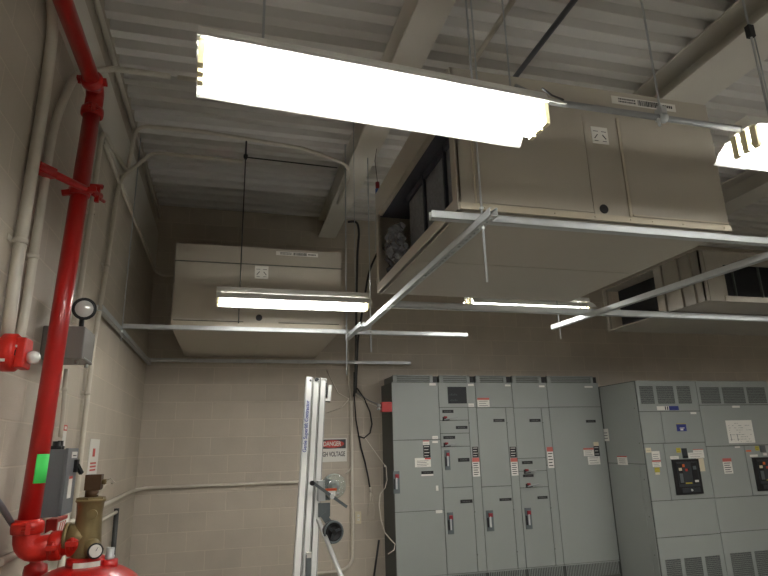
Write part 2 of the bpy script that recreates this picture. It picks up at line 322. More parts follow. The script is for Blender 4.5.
# ------------------------------------------------------------------ grey disconnect
s = thing('disconnect_switch', 'grey enclosed safety switch on the left wall behind the red pipe', 'electrical box', (WX+.08, 3.6, 1.2))
mk('enclosure', MB().box(WX+.001, -.885, 3.72, 3.94, 1.19, 1.55), 'box', s, bevel=.004)
mk('cover', MB().box(-.885, -.868, 3.71, 3.95, 1.195, 1.555), 'box', s, bevel=.003)
b = MB(); b.box(-.868, -.85, 3.87, 3.92, 1.42, 1.49, 'black'); b.bar((-.855, 3.89, 1.46), (-.835, 3.93, 1.41), .02, .02, 'black'); mk('switch_handle', b, None, s)
b = MB(); b.box(-.868, -.8665, 3.8, 3.92, 1.5, 1.535, 'white'); b.box(-.868, -.8665, 3.79, 3.87, 1.28, 1.4, 'white'); b.box(-.8665, -.866, 3.79, 3.87, 1.385, 1.4, 'redm'); b.box(-.8665, -.866, 3.82, 3.9, 1.51, 1.516, 'ink'); mk('warning_label', b, None, s)
mk('conduit_hub', MB().lathe((WX+.045, 3.8, 1.55), (0, 0, 1), [(0, .03), (.02, .03), (.02, .02), (.045, .02)], 14), 'black', s)
mk('conduit_hub', MB().lathe((WX+.04, 3.9, 1.55), (0, 0, 1), [(0, .024), (.02, .024), (.02, .016), (.05, .016)], 14), 'black', s)
b = MB(); b.box(WX+.001, WX+.004, 4.08, 4.16, 1.57, 1.7, 'white'); b.box(WX+.004, WX+.005, 4.08, 4.16, 1.665, 1.7, 'redm'); b.box(WX+.005, WX+.0055, 4.095, 4.145, 1.673, 1.692, 'white')
mk('hanging_tag', b, None, label='small white tag with a red top above the grey disconnect', cat='tag')
# wall sign far down the left wall
b = MB(); b.box(WX+.001, WX+.005, 4.86, 5.2, 1.36, 1.63, 'white')
for i, (a, c) in enumerate(((4.98, 5.06), )): b.box(WX+.005, WX+.006, a, c, 1.5, 1.56, 'redm')
for j in range(3): b.box(WX+.005, WX+.006, 4.93+.0, 5.13, 1.395+j*.025, 1.408+j*.025, 'redm')
mk('wall_sign', b, None, label='white notice with red print on the left wall beyond the grey disconnect', cat='sign')
# red pull station behind the tank
p = thing('pull_station', 'red release station with striped white label low on the left wall', 'fire alarm', (WX, 4.1, 1.0))
mk('station_body', MB().box(WX+.001, WX+.06, 3.95, 4.2, .98, 1.16), 'red', p, bevel=.004)
b = MB(); b.box(WX+.06, WX+.062, 3.97, 4.18, 1.0, 1.14, 'white')
for j in range(3): b.prism([(WX+.062, 3.98+j*.05, 1.07), (WX+.062, 4.0+j*.05, 1.07), (WX+.062, 4.04+j*.05, 1.135), (WX+.062, 4.02+j*.05, 1.135)], (.001, 0, 0), 'redm')
b.box(WX+.062, WX+.063, 4.0, 4.15, 1.02, 1.04, 'ink'); mk('station_label', b, None, p)
b = MB(); b.box(WX+.001, WX+.05, 2.60, 2.728, 1.2, 1.35, 'red'); mk('red_junction_box', b, None, label='red box low on the left wall at the picture edge', cat='electrical box')
b = MB(); b.tube([(WX+.05, 2.68, 1.2), (WX+.08, 2.78, 1.10), (WX+.06, 2.76, 1.06)], .02, 10, 'yellow'); mk('yellow_hose', b, None, label='yellow hose end on the left wall at the picture edge', cat='hose')
# ------------------------------------------------------------------ agent tank with brass valve
TX, TY = -.61, 3.15
t = thing('agent_tank', 'red steel fire suppression cylinder with brass valve in the lower left corner', 'tank', (TX, TY, FZ))
b = MB(); pr = [(0, .24), (.03, .285), (.975, .285)]
for i in range(1, 10):
    a = math.pi/2*i/9.5; pr.append((.975+.21*math.sin(a)**.9, .285*math.cos(a)**.9))
b.lathe((TX, TY, FZ), (0, 0, 1), pr, 40); mk('cylinder', b, 'red', t)
b = MB(); b.lathe((TX, TY, 1.005), (0, 0, 1), [(0, .085), (.055, .082), (.06, .07)], 28, 'red')
cN = (TX, TY)
for i in range(9):
    a0 = math.radians(-115+i*9); a1 = math.radians(-115+(i+1)*9)
    b.prism([(cN[0]+.0855*math.cos(a), cN[1]+.0855*math.sin(a), 1.02) for a in (a0, a1)] + [(cN[0]+.0855*math.cos(a), cN[1]+.0855*math.sin(a), 1.05) for a in (a1, a0)], (0, -.002, 0), 'white')
mk('neck_ring', b, None, t)
VX, VY = TX-.005, BY+.02
v = MB()
v.lathe((VX, VY, 1.03), (0, 0, 1), [(0, .055), (.02, .06), (.08, .064), (.16, .058), (.22, .056), (.27, .06), (.275, .066), (.285, .066)], 26)
v.cyl((VX-.09, VY, 1.15), (VX+.01, VY, 1.15), .06, 22); v.cyl((VX-.094, VY, 1.15), (VX-.078, VY, 1.15), .066, 22)
v.cyl((VX+.02, VY-.04, 1.25), (VX+.022, VY-.066, 1.25), .022, 16)
v.tube([(VX+.01, VY-.02, 1.13), (VX+.05, VY-.05, 1.08)], .04, 16)
vb = mk('valve_body', v, 'brass', t, label='dull brass valve body')
b = MB(); b.lathe((VX, VY, 1.315), (0, 0, 1), [(0, .066), (.008, .066), (.01, .02)], 6, None, False); mk('valve_cap', b, 'brass', vb)
b = MB(); b.box(VX-.03, VX+.04, VY-.03, VY+.03, 1.355, 1.425); b.cyl((VX, VY, 1.322), (VX, VY, 1.357), .03, 12); b.bar((VX-.026, VY-.031, 1.34), (VX-.026, VY-.031, 1.425), .012, .012); ac = mk('actuator', b, 'bronze', t, label='square brown bronze actuator')
b = MB(); b.cyl((VX+.04, VY, 1.39), (VX+.06, VY, 1.39), .012, 10, 'brass'); b.tube([(VX+.055, VY, 1.395), (VX+.08, VY-.01, 1.405), (VX+.1, VY-.01, 1.385), (VX+.08, VY, 1.38)], .003, 6, 'cord'); b.tube([(VX+.06, VY, 1.385), (VX+.05, VY-.02, 1.36), (VX+.03, VY-.03, 1.335), (VX+.05, VY-.02, 1.33)], .002, 6, 'cord'); mk('pin_wire', b, None, ac)
b = MB(); b.lathe((VX+.05, VY-.07, 1.095), (.35, -1, .1), [(0, .03), (.02, .034), (.024, .03)], 20, 'black'); b.lathe((VX+.05+.35*.0245, VY-.07-.0245, 1.0975), (.35, -1, .1), [(0, .027), (.002, .026)], 20, 'white')
gd = Vector((VX+.061, VY-.1, 1.098)); b.bar(gd, gd+Vector((.008, 0, .015)), .003, .002, 'ink'); mk('pressure_gauge', b, None, t)
b = MB(); b.lathe((TX+.1, TY, 1.0), (0, 0, 1), [(0, .04), (.045, .038), (.047, .03)], 16, 'red'); b.lathe((TX+.1, TY, 1.04), (0, 0, 1), [(0, .02), (.02, .022), (.025, .018), (.055, .018)], 12, 'galv'); mk('fill_fitting', b, None, t)
b = MB(); b.lathe((-.885, 3.42, FZ), (0, 0, 1), [(0, .06), (.02, .06), (.02, .035), (1.08, .035), (1.08, .05), (1.12, .055), (1.15, .05), (1.16, .03), (1.2, .03)], 18)
mk('red_standpipe', b, 'red', label='short dark red flanged standpipe below the elbow of the red pipe', cat='pipe')
# ------------------------------------------------------------------ fluorescent fixtures
FY1, FY2 = 1.72, 4.76
def fixture(x0, yc, zl, label, L=1.28):
    t = thing('fluorescent_light', label, 'ceiling light', (x0+L/2, yc, zl+.1), 'fluorescent fixtures hung in rows')
    b = MB(); b.prism([(x0, yc-.06, zl+.075), (x0, yc-.045, zl+.125), (x0, yc+.045, zl+.125), (x0, yc+.06, zl+.075)], (L, 0, 0)); mk('housing', b, 'lampwhite', t)
    for sg in (-1, 1):          # each wing hangs from the housing on tabs, leaving an uplight gap beside it
        b = MB(); pr = [(.165, 0), (.155, .004), (.13, .035), (.092, .06), (.078, .066)]
        outer = [(a, c+.0035) for a, c in pr][::-1]
        b.prism([(x0+.004, yc+a*sg, zl+c) for a, c in pr+outer], (L-.008, 0, 0))
        for k in range(5): b.box(x0+.01+k*(L-.05)/4, x0+.04+k*(L-.05)/4, yc+sg*.055, yc+sg*.08, zl+.067, zl+.072)
        mk('reflector', b, 'lampwhite', t)
    for k in (-1, 0, 1):
        b = MB(); b.cyl((x0+.03, yc+k*.048, zl-.004), (x0+L-.03, yc+k*.048, zl-.004), .0127, 10); mk('tube', b, 'tube', t, label='glowing white tube')
        for xs in (x0+.008, x0+L-.026):
            b = MB(); b.box(xs, xs+.018, yc+k*.048-.014, yc+k*.048+.014, zl-.022, zl+.074); mk('lamp_socket', b, 'socket', t)
    return t
f1 = fixture(-.155, FY1, 2.70, 'large white fluorescent fixture glowing at top centre, nearest the camera')
def fcopy(x, y, z, label, rz=0):
    c = copy_tree(f1, None, (x+.155, y-FY1, z-2.70)); c['label'] = label; c.rotation_euler = (0, 0, rz); return c
f1.rotation_euler = (0, math.radians(.6), math.radians(3))
f3 = fcopy(2.05, FY1, 2.70, 'white fluorescent fixture at the right picture edge, in line with the nearest one')
fcopy(4.15, FY1, 2.70, 'white fluorescent fixture beyond the right edge in the front row')
f2 = fcopy(-.145, FY2, 2.69, 'white fluorescent fixture glowing in front of the rear beige unit')
f4 = fcopy(2.10, 4.84, 2.758, 'fluorescent fixture seen as a thin bright line behind the large unit')
fcopy(4.7, 3.2, 2.72, 'added unseen fluorescent fixture beyond the right edge, between the rows')  # belongs to no row; added out of view to brighten the switchboard
fcopy(6.3, FY1, 2.70, 'added unseen fluorescent fixture farthest right in the front row')  # unseen extra lamp, added for more bounce light
for i, x in enumerate((-.14, 2.0, 4.2, 6.3)): fcopy(x, -1.3, 2.70, ['left', 'second', 'third', 'added farthest right'][i] + ' fluorescent fixture in the row behind the camera')  # the last one is an extra, added for bounce light
# conduit joining the front row
j = conduit([(1.0, FY1, 2.835), (1.12, FY1, 2.79), (2.07, FY1, 2.785)], .013, 'galvanised conduit joining the two front row lamps', 'emt', 0)
b = MB(); b.cyl((1.64, FY1, 2.787), (1.675, FY1, 2.787), .02, 12); b.box(1.645, 1.67, FY1-.02, FY1+.02, 2.8, 2.83); b.cyl((1.62, FY1-.02, 2.765), (1.66, FY1+.02, 2.765), .006, 8); mk('beam_clamp', b, 'galv', j)
b = MB(); b.tube([(1.08, FY1-.06, 2.80), (1.13, FY1-.04, 2.79), (1.2, FY1-.01, 2.80)], .004, 6); mk('cable', b, 'cable', label='short black cable leaving the right end of the nearest lamp', cat='cable')
def rod(x, y, z0, z1, label, r=.0045, m='rod', group='threaded hanger rods', nut=None, ztop=DZ):
    t = MB().cyl((x, y, z0), (x, y, z1), r, 8)
    o = mk('hanger_rod', t, m, label=label, cat='hanger rod', group=group)
    for z in (nut or []): mk('nut', MB().lathe((x, y, z), (0, 0, 1), [(0, .011), (.012, .011)], 6, None, False), 'galv', o)
    return o
rod(.055, FY1, 2.825, DZ+.03, 'thin hanger wire above the left end of the nearest lamp')
rod(.86, FY1+.03, 2.825, DZ+.03, 'left one of two hanger wires above the right end of the nearest lamp', .0035)
rod(1.0, FY1+.03, 2.825, DZ+.03, 'right one of two hanger wires above the right end of the nearest lamp', .0035)
rod(1.657, FY1, 2.82, DZ+.03, 'hanger rod holding the conduit between the front row lamps', nut=[2.83])
o = rod(2.23, FY1, 2.825, DZ+.03, 'hanger rod above the lamp at the right picture edge', .005)
b = MB(); b.box(2.215, 2.245, FY1-.012, FY1+.012, 3.28, 3.34); mk('connector', b, 'black', o, label='black hanger connector')
b = MB(); b.cyl((2.25, FY1, 2.825), (2.248, FY1, 3.29), .003, 6); mk('wire', b, 'galv', o)
rod(.045, 5.44, 2.665, 4.38, 'dark hanger rod dropping from the ceiling conduit in front of the rear unit', .006, 'darkpipe')
o = mk('ceiling_anchor', MB().lathe((.045, 5.44, 4.36), (0, 0, 1), [(0, .012), (.02, .022), (.05, .022), (.06, .01), (.24, .008)], 12), 'black', label='small black anchor on the ceiling above the rear unit', cat='anchor')
rod(1.02, FY2, 2.815, DZ+.03, 'thin hanger wire above the right end of the rear lamp', .003)
# ------------------------------------------------------------------ struts
def strut(p0, p1, label, slots='bottom', w=.041, h=.041, name='strut_channel', group='galvanised strut channels'):
    p0, p1 = Vector(p0), Vector(p1); b = MB(); th = .0028
    L = (p1-p0).length; d = (p1-p0).normalized()
    b.bar(p0, p1, th, h, off=(w/2-th/2, 0)); b.bar(p0, p1, th, h, off=(-w/2+th/2, 0))
    b.bar(p0, p1, .009, th, off=(w/2-.0045, h/2-th/2)); b.bar(p0, p1, .009, th, off=(-w/2+.0045, h/2-th/2))
    if slots == 'bottom':
        b.bar(p0, p1, .014, th, off=(w/2-.007, -h/2+th/2)); b.bar(p0, p1, .014, th, off=(-w/2+.007, -h/2+th/2))
        n = int(L/.0508)
        for i in range(n+1):
            a = i*.0508; b.bar(p0+d*a, p0+d*min(a+.024, L), .014, th, off=(0, -h/2+th/2))
    else: b.bar(p0, p1, w, th, off=(0, -h/2+th/2))
    return mk(name, b, 'galv', label=label, cat='strut', group=group)
strut((.92, 2.5, 2.62), (3.75, 2.5, 2.62), 'galvanised strut crossing under the front edge of the large unit', 'none')
strut((1.165, 2.3, 2.576), (1.165, 5.15, 2.576), 'long slotted strut running away under the left side of the large unit')
strut((1.11, 4.9, 2.576), (1.11, 5.6, 2.576), 'short slotted strut beside the far end of the long left one')
strut((3.13, 2.3, 2.576), (2.95, 4.8, 2.576), 'long slotted strut running away under the right side of the large unit')
strut((1.2, 4.35, 2.625), (5.2, 4.35, 2.625), 'deep strut crossing behind the large unit to the right edge', 'none', h=.055)
strut((-.965, 5.5, 2.62), (2.36, 5.5, 2.62), 'strut crossing under the front edge of the rear unit from the left wall', 'none')
strut((-.965, 7.3, 2.58), (2.3, 7.3, 2.58), 'strut crossing under the back edge of the rear unit', 'none')
strut((-.955, 4.5, 2.556), (-.955, 7.4, 2.556), 'slotted strut bolted along the left wall beside the emergency light')
rod(1.17, 2.44, 2.27, DZ+.03, 'threaded rod hanging at the near corner of the large unit', .006, nut=[2.54, 2.645])
rod(1.06, 5.38, 2.18, DZ+.03, 'threaded rod hanging left of the far end of the long strut', .006, nut=[2.56, 2.65])
rod(1.235, 5.1, 2.36, DZ+.03, 'short threaded rod end at the far end of the long strut', .006, nut=[2.55])
rod(-.93, 5.3, 2.45, DZ-.2, 'threaded rod hanging beside the left wall strut', .005, nut=[2.53])
rod(2.96, 4.7, 2.45, DZ+.03, 'threaded rod hanging at the far end of the right long strut', .006, nut=[2.55])
# ------------------------------------------------------------------ hanging air units
def panel(b, x0, x1, y, z0, z1, t=.006, m=None): b.box(x0, x1, y-t, y, z0, z1, m)
U = dict(x0=1.07, x1=2.73, y0=2.48, y1=4.14, z0=2.655, z1=3.48)
t = thing('air_handling_unit', 'large beige air unit hanging at right with an open left side', 'air handling unit', (1.9, 3.3, 2.655), 'beige air units hung from the ceiling')
X0, X1, Y0, Y1, Z0, Z1 = (U[k] for k in ('x0', 'x1', 'y0', 'y1', 'z0', 'z1'))
b = MB(); b.box(X0+.3, X1, Y0, Y1, Z0, Z1); b.box(X0, X0+.3, Y0, Y1, Z0, Z0+.012); b.box(X0, X0+.3, Y0, Y1, Z1-.012, Z1); b.box(X0, X0+.3, Y0, Y0+.012, Z0+.012, Z1-.012); b.box(X0, X0+.3, Y1-.012, Y1, Z0+.012, Z1-.012)
mk('casing', b, 'unit', t)
b = MB(); fr = .085; b.box(X0-.01, X0+.012, Y0, Y1, Z0, Z0+.07); b.box(X0-.01, X0+.012, Y0, Y1, Z1-.2, Z1); b.box(X0-.01, X0+.012, Y0, Y0+.06, Z0+.07, Z1-.2); b.box(X0-.01, X0+.012, Y1-.06, Y1, Z0+.07, Z1-.2)
b.box(X0+.012, X0+.03, Y0+.055, Y1-.055, Z1-.205, Z1-.2)
mk('side_frame', b, 'unit', t)
b = MB(); b.box(X0+.27, X0+.299, Y0+.013, Y1-.013, Z0+.013, Z1-.013); b.box(X0+.02, X0+.27, Y0+.013, Y0+.02, Z0+.013, Z1-.013); b.box(X0+.02, X0+.27, Y0+.02, Y1-.02, Z1-.2, Z1-.19); mk('liner', b, 'insul', t, label='dark duct liner')
for i in range(3):
    b = MB(); ya, yb = Y0+.06+i*.38, Y0+.06+i*.38+.36; n = 20
    pts = [(X0+.12+(.03 if q % 2 else 0)-.0, ya+(yb-ya)*q/n, Z0+.03) for q in range(n+1)]
    b.prism(pts+[(X0+.2, yb, Z0+.03), (X0+.2, ya, Z0+.03)], (0, 0, .56)); mk('filter', b, 'filt', t, label='pleated grey filter')
    b = MB(); b.box(X0+.1, X0+.12, ya, yb, Z0+.02, Z0+.045); b.box(X0+.1, X0+.12, ya, yb, Z0+.56, Z0+.6); b.box(X0+.1, X0+.12, ya-.01, ya+.01, Z0+.045, Z0+.56); mk('filter_frame', b, 'insul', t)
b = MB(); n = 14; g = []
for i in range(n+1):
    for jx in range(n+1):
        g.append(b.bm.verts.new((X0+.03+random.uniform(-.02, .02)+.07*(1-jx/n), Y1-.6+.55*i/n, Z0+.02+.42*jx/n*(1-.4*abs(i/n-.5)))))
for i in range(n):
    for jx in range(n): b.bm.faces.new((g[i*(n+1)+jx], g[(i+1)*(n+1)+jx], g[(i+1)*(n+1)+jx+1], g[i*(n+1)+jx+1]))
mk('plastic_film', b, 'film', t, label='crumpled shiny plastic film')
b = MB(); panel(b, 1.17, 1.84, Y0, 2.70, 3.3); mk('access_panel', b, 'unit', t)
b = MB(); panel(b, 1.845, 2.06, Y0, 2.66, 3.3, .004); cp = mk('access_panel', b, 'unit', t)
b = MB(); panel(b, 2.085, X1-.01, Y0, 2.70, 3.3); mk('access_panel', b, 'unit', t)
b = MB(); panel(b, X0, X1, Y0, 2.655, 2.69, .012)
for xx in (1.2, 1.6, 1.84, 2.06, 2.2, 2.4, 2.68): b.lathe((xx, Y0-.012, 2.673), (0, -1, 0), [(0, .006), (.004, .005)], 8)
mk('base_rail', b, 'unit_edge', t)
b = MB(); b.box(2.065, 2.082, Y0-.008, Y0, 2.69, 3.3); mk('panel_edge', b, 'unit_edge', t)
mk('panel_edge', MB().box(1.155, 1.165, Y0-.008, Y0, 2.69, 3.3), 'unit_edge', t); mk('panel_edge', MB().box(2.085, 2.72, Y0-.01, Y0-.006, 2.697, 2.706), 'unit_edge', t)
def knock(parent, x, y, z, r=.022):
    b = MB(); b.lathe((x, y, z), (0, -1, 0), [(0, r*1.2), (.004, r*1.2), (.006, r)], 18); mk('knockout', b, 'black', parent)
knock(t, 1.905, Y0-.004, 2.695+.03)
def sticker_dirs(parent, x, y, z, s=.1):
    b = MB(); b.box(x, x+s, y-.002, y, z, z+s, 'white')
    for sg, cx in ((1, x+s*.25), (-1, x+s*.75)):
        b.bar((cx-sg*s*.1, y-.0025, z+s*.3), (cx+sg*s*.1, y-.0025, z+s*.55), .002, s*.05, 'ink', up=(0, 0, 1))
        b.box(cx-s*.15, cx+s*.15, y-.003, y-.002, z+s*.72, z+s*.75, 'ink'); b.box(cx-s*.12, cx+s*.12, y-.003, y-.002, z+s*.15, z+s*.18, 'ink')
    mk('sticker', b, None, parent, label='small white square sticker with two line drawings')
def shipping(parent, x0, x1, y, z0, z1, tilt=0):
    b = MB(); b.box(x0, x1, y-.002, y, z0, z1, 'white'); w = x1-x0; h = z1-z0; rnd = random.Random(3)
    for r_ in (.25, .6):
        c = x0+w*.1
        while c < x0+w*.36: q = w*rnd.uniform(.01, .025); b.box(c, c+q, y-.003, y-.002, z0+h*r_, z0+h*(r_+.2), 'ink'); c += q+w*.008
    c = x0+w*.4
    while c < x0+w*.72: q = w*rnd.choice((.005, .01, .018)); b.box(c, c+q, y-.003, y-.002, z0+h*.15, z0+h*.88, 'ink'); c += q+w*.008
    c = x0+w*.76
    while c < x0+w*.95: q = w*.022; b.box(c, c+q, y-.003, y-.002, z0+h*.35, z0+h*.7, 'ink'); c += q+w*.01
    mk('barcode_label', b, None, parent, label='long white barcode label')
sticker_dirs(t, 1.89, Y0-.005, 3.12, .105)
shipping(t, 2.06, 2.50, Y0, 3.40, 3.45)
# underside joint
b = MB(); b.box(X0+.02, X1-.02, Y0+.02, Y1-.02, Z0-.004, Z0); b.box(X0+.06, X1-.06, 3.3, 3.306, Z0-.006, Z0-.004); mk('bottom_pan', b, 'unit', t)
# rear unit
t = thing('air_handling_unit', 'closed beige air unit hanging at the back left above the rear lamp', 'air handling unit', (.24, 6.5, 2.645), 'beige air units hung from the ceiling')
X0, X1, Y0, Y1, Z0, Z1 = -.56, 1.04, 5.52, 7.42, 2.645, 3.45
mk('casing', MB().box(X0, X1, Y0, Y1, Z0, Z1), 'unit', t)
b = MB(); b.box(X0-.004, X1+.004, Y0-.006, Y0+.1, 3.27, 3.278); mk('top_joint', b, 'gear_edge', t)
b = MB(); panel(b, X0+.02, .1, Y0, 2.71, 3.265); mk('access_panel', b, 'unit', t)
b = MB(); panel(b, .11, .4, Y0, 2.66, 3.265, .003); mk('access_panel', b, 'unit', t)
b = MB(); panel(b, .41, X1-.01, Y0, 2.71, 3.265); mk('access_panel', b, 'unit', t)
b = MB(); panel(b, X0, X1, Y0, 2.645, 2.69, .012); mk('base_rail', b, 'unit_edge', t)
b = MB(); panel(b, X0+.02, .09, Y0, 2.69, 2.696, .016); panel(b, .42, X1-.03, Y0, 2.69, 2.696, .016); mk('panel_seam', b, 'seam', t)
knock(t, .235, Y0-.003, 2.74, .026)
sticker_dirs(t, .18, Y0-.004, 3.13, .13); shipping(t, .38, .8, Y0, 3.385, 3.425)
b = MB(); b.box(X0+.06, X1-.06, Y0+.05, Y1-.05, Z0-.006, Z0); b.box(.255, .262, Y0+.05, Y1-.05, Z0-.008, Z0-.006, 'seam'); mk('bottom_pan', b, 'unit', t) if False else None
b2 = MB(); b2.box(X0+.07, .25, Y0+.06, Y1-.05, Z0-.006, Z0); b2.box(.265, X1-.07, Y0+.06, Y1-.05, Z0-.006, Z0); mk('bottom_pan', b2, 'unit', t)
# duct box at right
t = thing('duct_section', 'dim beige duct section with dark open ends hanging behind the large unit', 'duct', (4.9, 4.6, 2.66))
X0, X1, Y0, Y1, Z0, Z1 = 3.92, 6.3, 3.93, 5.3, 2.66, 3.12
b = MB(); b.box(X0+.2, X1, Y0+.25, Y1, Z0, Z1); b.box(X0, X0+.2, Y0, Y1, Z0, Z0+.01); b.box(X0, X0+.2, Y0, Y1, Z1-.01, Z1); b.box(X0+.2, X1, Y0, Y0+.25, Z0, Z0+.01); b.box(X0+.2, X1, Y0, Y0+.25, Z1-.01, Z1)
mk('casing', b, 'duct', t)
b = MB(); b.box(X0, X0+.012, Y0, 4.5, Z0+.01, Z1-.01); b.box(X0, X0+.05, Y0, Y0+.012, Z0+.01, Z1-.01); b.box(X0, X0+.03, Y1-.04, Y1, Z0+.01, Z1-.01)
for yy in (4.02, 4.17, 4.38): b.box(X0-.018, X0, yy, yy+.02, Z0, Z1)
b.box(X0+.2, X1, Y0-.012, Y0, Z0, Z0+.05); b.box(X0+.05, X0+.24, Y0-.006, Y0+.006, Z0, Z1); b.box(X0+.24, X1, Y0-.006, Y0+.006, Z1-.12, Z1)
mk('duct_wall', b, 'duct', t)
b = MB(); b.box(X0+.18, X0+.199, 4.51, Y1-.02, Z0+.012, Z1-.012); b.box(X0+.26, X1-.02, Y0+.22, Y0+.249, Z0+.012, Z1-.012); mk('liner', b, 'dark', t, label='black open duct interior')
for i in range(6): mk('coil_frame', MB().box(X0+.45+i*.3, X0+.46+i*.3, Y0+.1, Y0+.12, Z0+.02, Z1-.02), 'gear_edge', t)
# cables near the narrow beam
conduit([(1.47, 7.3, 4.53), (1.6, 7.3, 4.60-.05), (1.63, 7.3, 4.4), (1.6, 7.3, 4.1), (1.58, 7.3, 3.5), (1.55, 7.3, 2.3), (1.54, 7.35, 2.15)], .016, 'dark flexible conduit dropping from the narrow beam beside the rear unit', 'darkpipe', .08)
conduit([(1.96, 7.2, 4.2), (1.86, 7.2, 4.08), (1.73, 7.2, 3.8), (1.68, 7.3, 3.4), (1.6, 7.35, 2.9), (1.57, 7.38, 2.2)], .014, 'dark cable curving down from behind the large unit', 'cable', .15, 'cable', 'cable')
conduit([(1.2, 7.4, 3.5), (1.38, 7.4, 3.47), (1.46, 7.4, 3.3), (1.5, 7.4, 2.1)], .014, 'thin beige conduit right of the rear unit', fillet=.12)
conduit([(1.78, 7.0, 4.0), (1.79, 7.0, 4.64)], .004, 'thin rod under the deck left of the large unit', 'rod', 0, 'hanger_rod', 'hanger rod')
b = MB(); b.cyl((1.28, 4.9, 3.9), (1.28, 4.9, 3.97), .02, 8, 'bluered'); b.cyl((1.275, 4.9, 3.83), (1.275, 4.9, 3.9), .018, 8, 'bluew')
b.tube([(1.28, 4.9, 3.97), (1.26, 4.9, 4.2), (1.28, 4.9, 4.33)], .003, 6, 'cable')
mk('wire_bundle', b, None, label='red and blue wire ends hanging by the top corner of the large unit', cat='cable')
# ------------------------------------------------------------------ things on the back wall
sg = thing('danger_sign', 'white DANGER HIGH VOLTAGE sign on the back wall behind the lift mast', 'sign', (1.27, WY-.004, 1.33))
x0, x1, z0, z1 = 1.085, 1.46, 1.35, 1.635
mk('sign_board', MB().box(x0, x1, WY-.005, WY-.001, z0, z1), 'white', sg)
mk('sign_header', MB().box(x0+.012, x1-.012, WY-.0065, WY-.005, 1.51, 1.622), 'ink', sg)
b = MB(); b.prism([(1.272+.155*math.cos(a), WY-.0065, 1.566+.045*math.sin(a)) for a in [2*math.pi*i/24 for i in range(24)]], (0, -.001, 0)); mk('sign_oval', b, 'redm', sg)
text(sg, 'lettering', 'DANGER', (1.272, WY-.0083, 1.566), (1, 0, 0), (0, 0, 1), .075, 'white', squeeze=.75)
text(sg, 'lettering', 'HIGH VOLTAGE', (1.272, WY-.0058, 1.44), (1, 0, 0), (0, 0, 1), .08, 'ink', squeeze=.58)
o = conduit([(1.0, WY-.03, .09), (1.4, WY-.03, .1), (1.515, WY-.03, .18), (1.52, WY-.03, .45), (1.52, WY-.03, 2.1)], .018, 'beige conduit curving down the back wall right of the danger sign', fillet=.14)
conduit([(1.44, WY-.03, 1.2), (1.51, WY-.03, 1.27), (1.53, WY-.03, 1.45), (1.52, WY-.02, 1.8)], .01, 'thin beige cable curving beside the danger sign', 'cord', .08, 'cable', 'cable')
b = MB(); b.box(1.56, 1.635, WY-.012, WY-.001, .61, .75, 'cream')
for z in (.645, .69): b.box(1.585, 1.612, WY-.016, WY-.012, z, z+.026, 'white'); b.box(1.592, 1.596, WY-.017, WY-.016, z+.008, z+.018, 'ink')
mk('wall_outlet', b, None, label='cream duplex outlet on the back wall right of the curved conduit', cat='outlet')
b = MB(); b.tube([(1.2, WY-.012, 2.5), (1.35, WY-.012, 2.2), (1.5, WY-.012, 2.12)], .008, 6); b.tube([(1.2, WY-.012, 1.95), (1.4, WY-.012, 2.02), (1.52, WY-.012, 2.15)], .006, 6)
mk('cable', b, 'cord', label='pale cables fanning out from the conduit junction on the back wall', cat='cable')
P_ = lambda x, y, v=7.42: at(x, y, 'y', v)
b = MB(); b.tube([P_(354, 391), P_(362, 396), P_(370, 401), P_(380, 405)], .007, 8, 'emt'); b.tube([P_(354, 393), P_(366, 402), P_(379, 407)], .006, 8, 'cord')
mk('cable', b, None, label='pair of pale cables slanting to the small red box', cat='cable')
rb = thing('red_box', 'small red junction box at the upper left edge of the cabinets', 'electrical box', P_(386, 412, 6.98))
c = P_(386, 407, 6.95); mk('box_body', MB().box(c.x-.055, 1.928, 6.93, 7.02, c.z-.06, c.z+.06), 'red', rb, bevel=.004)
mk('connector', MB().cyl((c.x-.1, 6.98, c.z+.02), (c.x-.06, 6.98, c.z+.02), .016, 10).cyl((c.x-.1, 6.98, c.z-.02), (c.x-.06, 6.98, c.z-.02), .014, 10), 'galv', rb)
b = MB(); b.tube([P_(357, 388), P_(364, 398), P_(370, 412), P_(372, 424), P_(370, 433), P_(364, 438), P_(358, 436)], .009, 8)
mk('cable', b, 'cable', label='black cable looping beside the curved conduit', cat='cable')
b = MB(); b.tube([P_(359, 436), P_(361, 448), P_(365, 462), P_(368, 476), P_(370, 488)], .011, 8, 'cable'); b.cyl(P_(370, 487), P_(370.5, 492), .014, 8, 'cord')
for e_ in ((374, 503), (369, 505), (375, 520), (367, 515)): b.tube([P_(370.5, 491), P_((370.5+e_[0])/2+1, (491+e_[1])/2), P_(*e_)], .0025, 5, 'cord')
mk('cable', b, None, label='hanging black cable ending in loose stripped white wires', cat='cable')
b = MB(); q = [(365, 438), (372, 448), (380, 459), (386, 467), (387, 480), (385, 488), (380, 494), (379, 505), (381, 520), (385, 533), (391, 540), (395, 544), (394, 550), (388, 554)]
b.tube([P_(a, c, 6.85 if i > 7 else 7.1) for i, (a, c) in enumerate(q)], .006, 8, 'cord'); b.sphere(P_(385, 466, 7.1), .013, 'white')
mk('cable', b, None, label='long loose white cord hanging against the left end of the cabinets', cat='cable')
b = MB(); b.tube([P_(354, 372), P_(354, 392), P_(356, 420), P_(359, 437)], .008, 8); mk('cable', b, 'cable', label='short dark cable beside the vertical conduit', cat='cable')
conduit([P_(379, 540, 7.42), P_(374, 576, 7.42)], .012, 'dark conduit low in the gap left of the cabinets', 'darkpipe', 0)
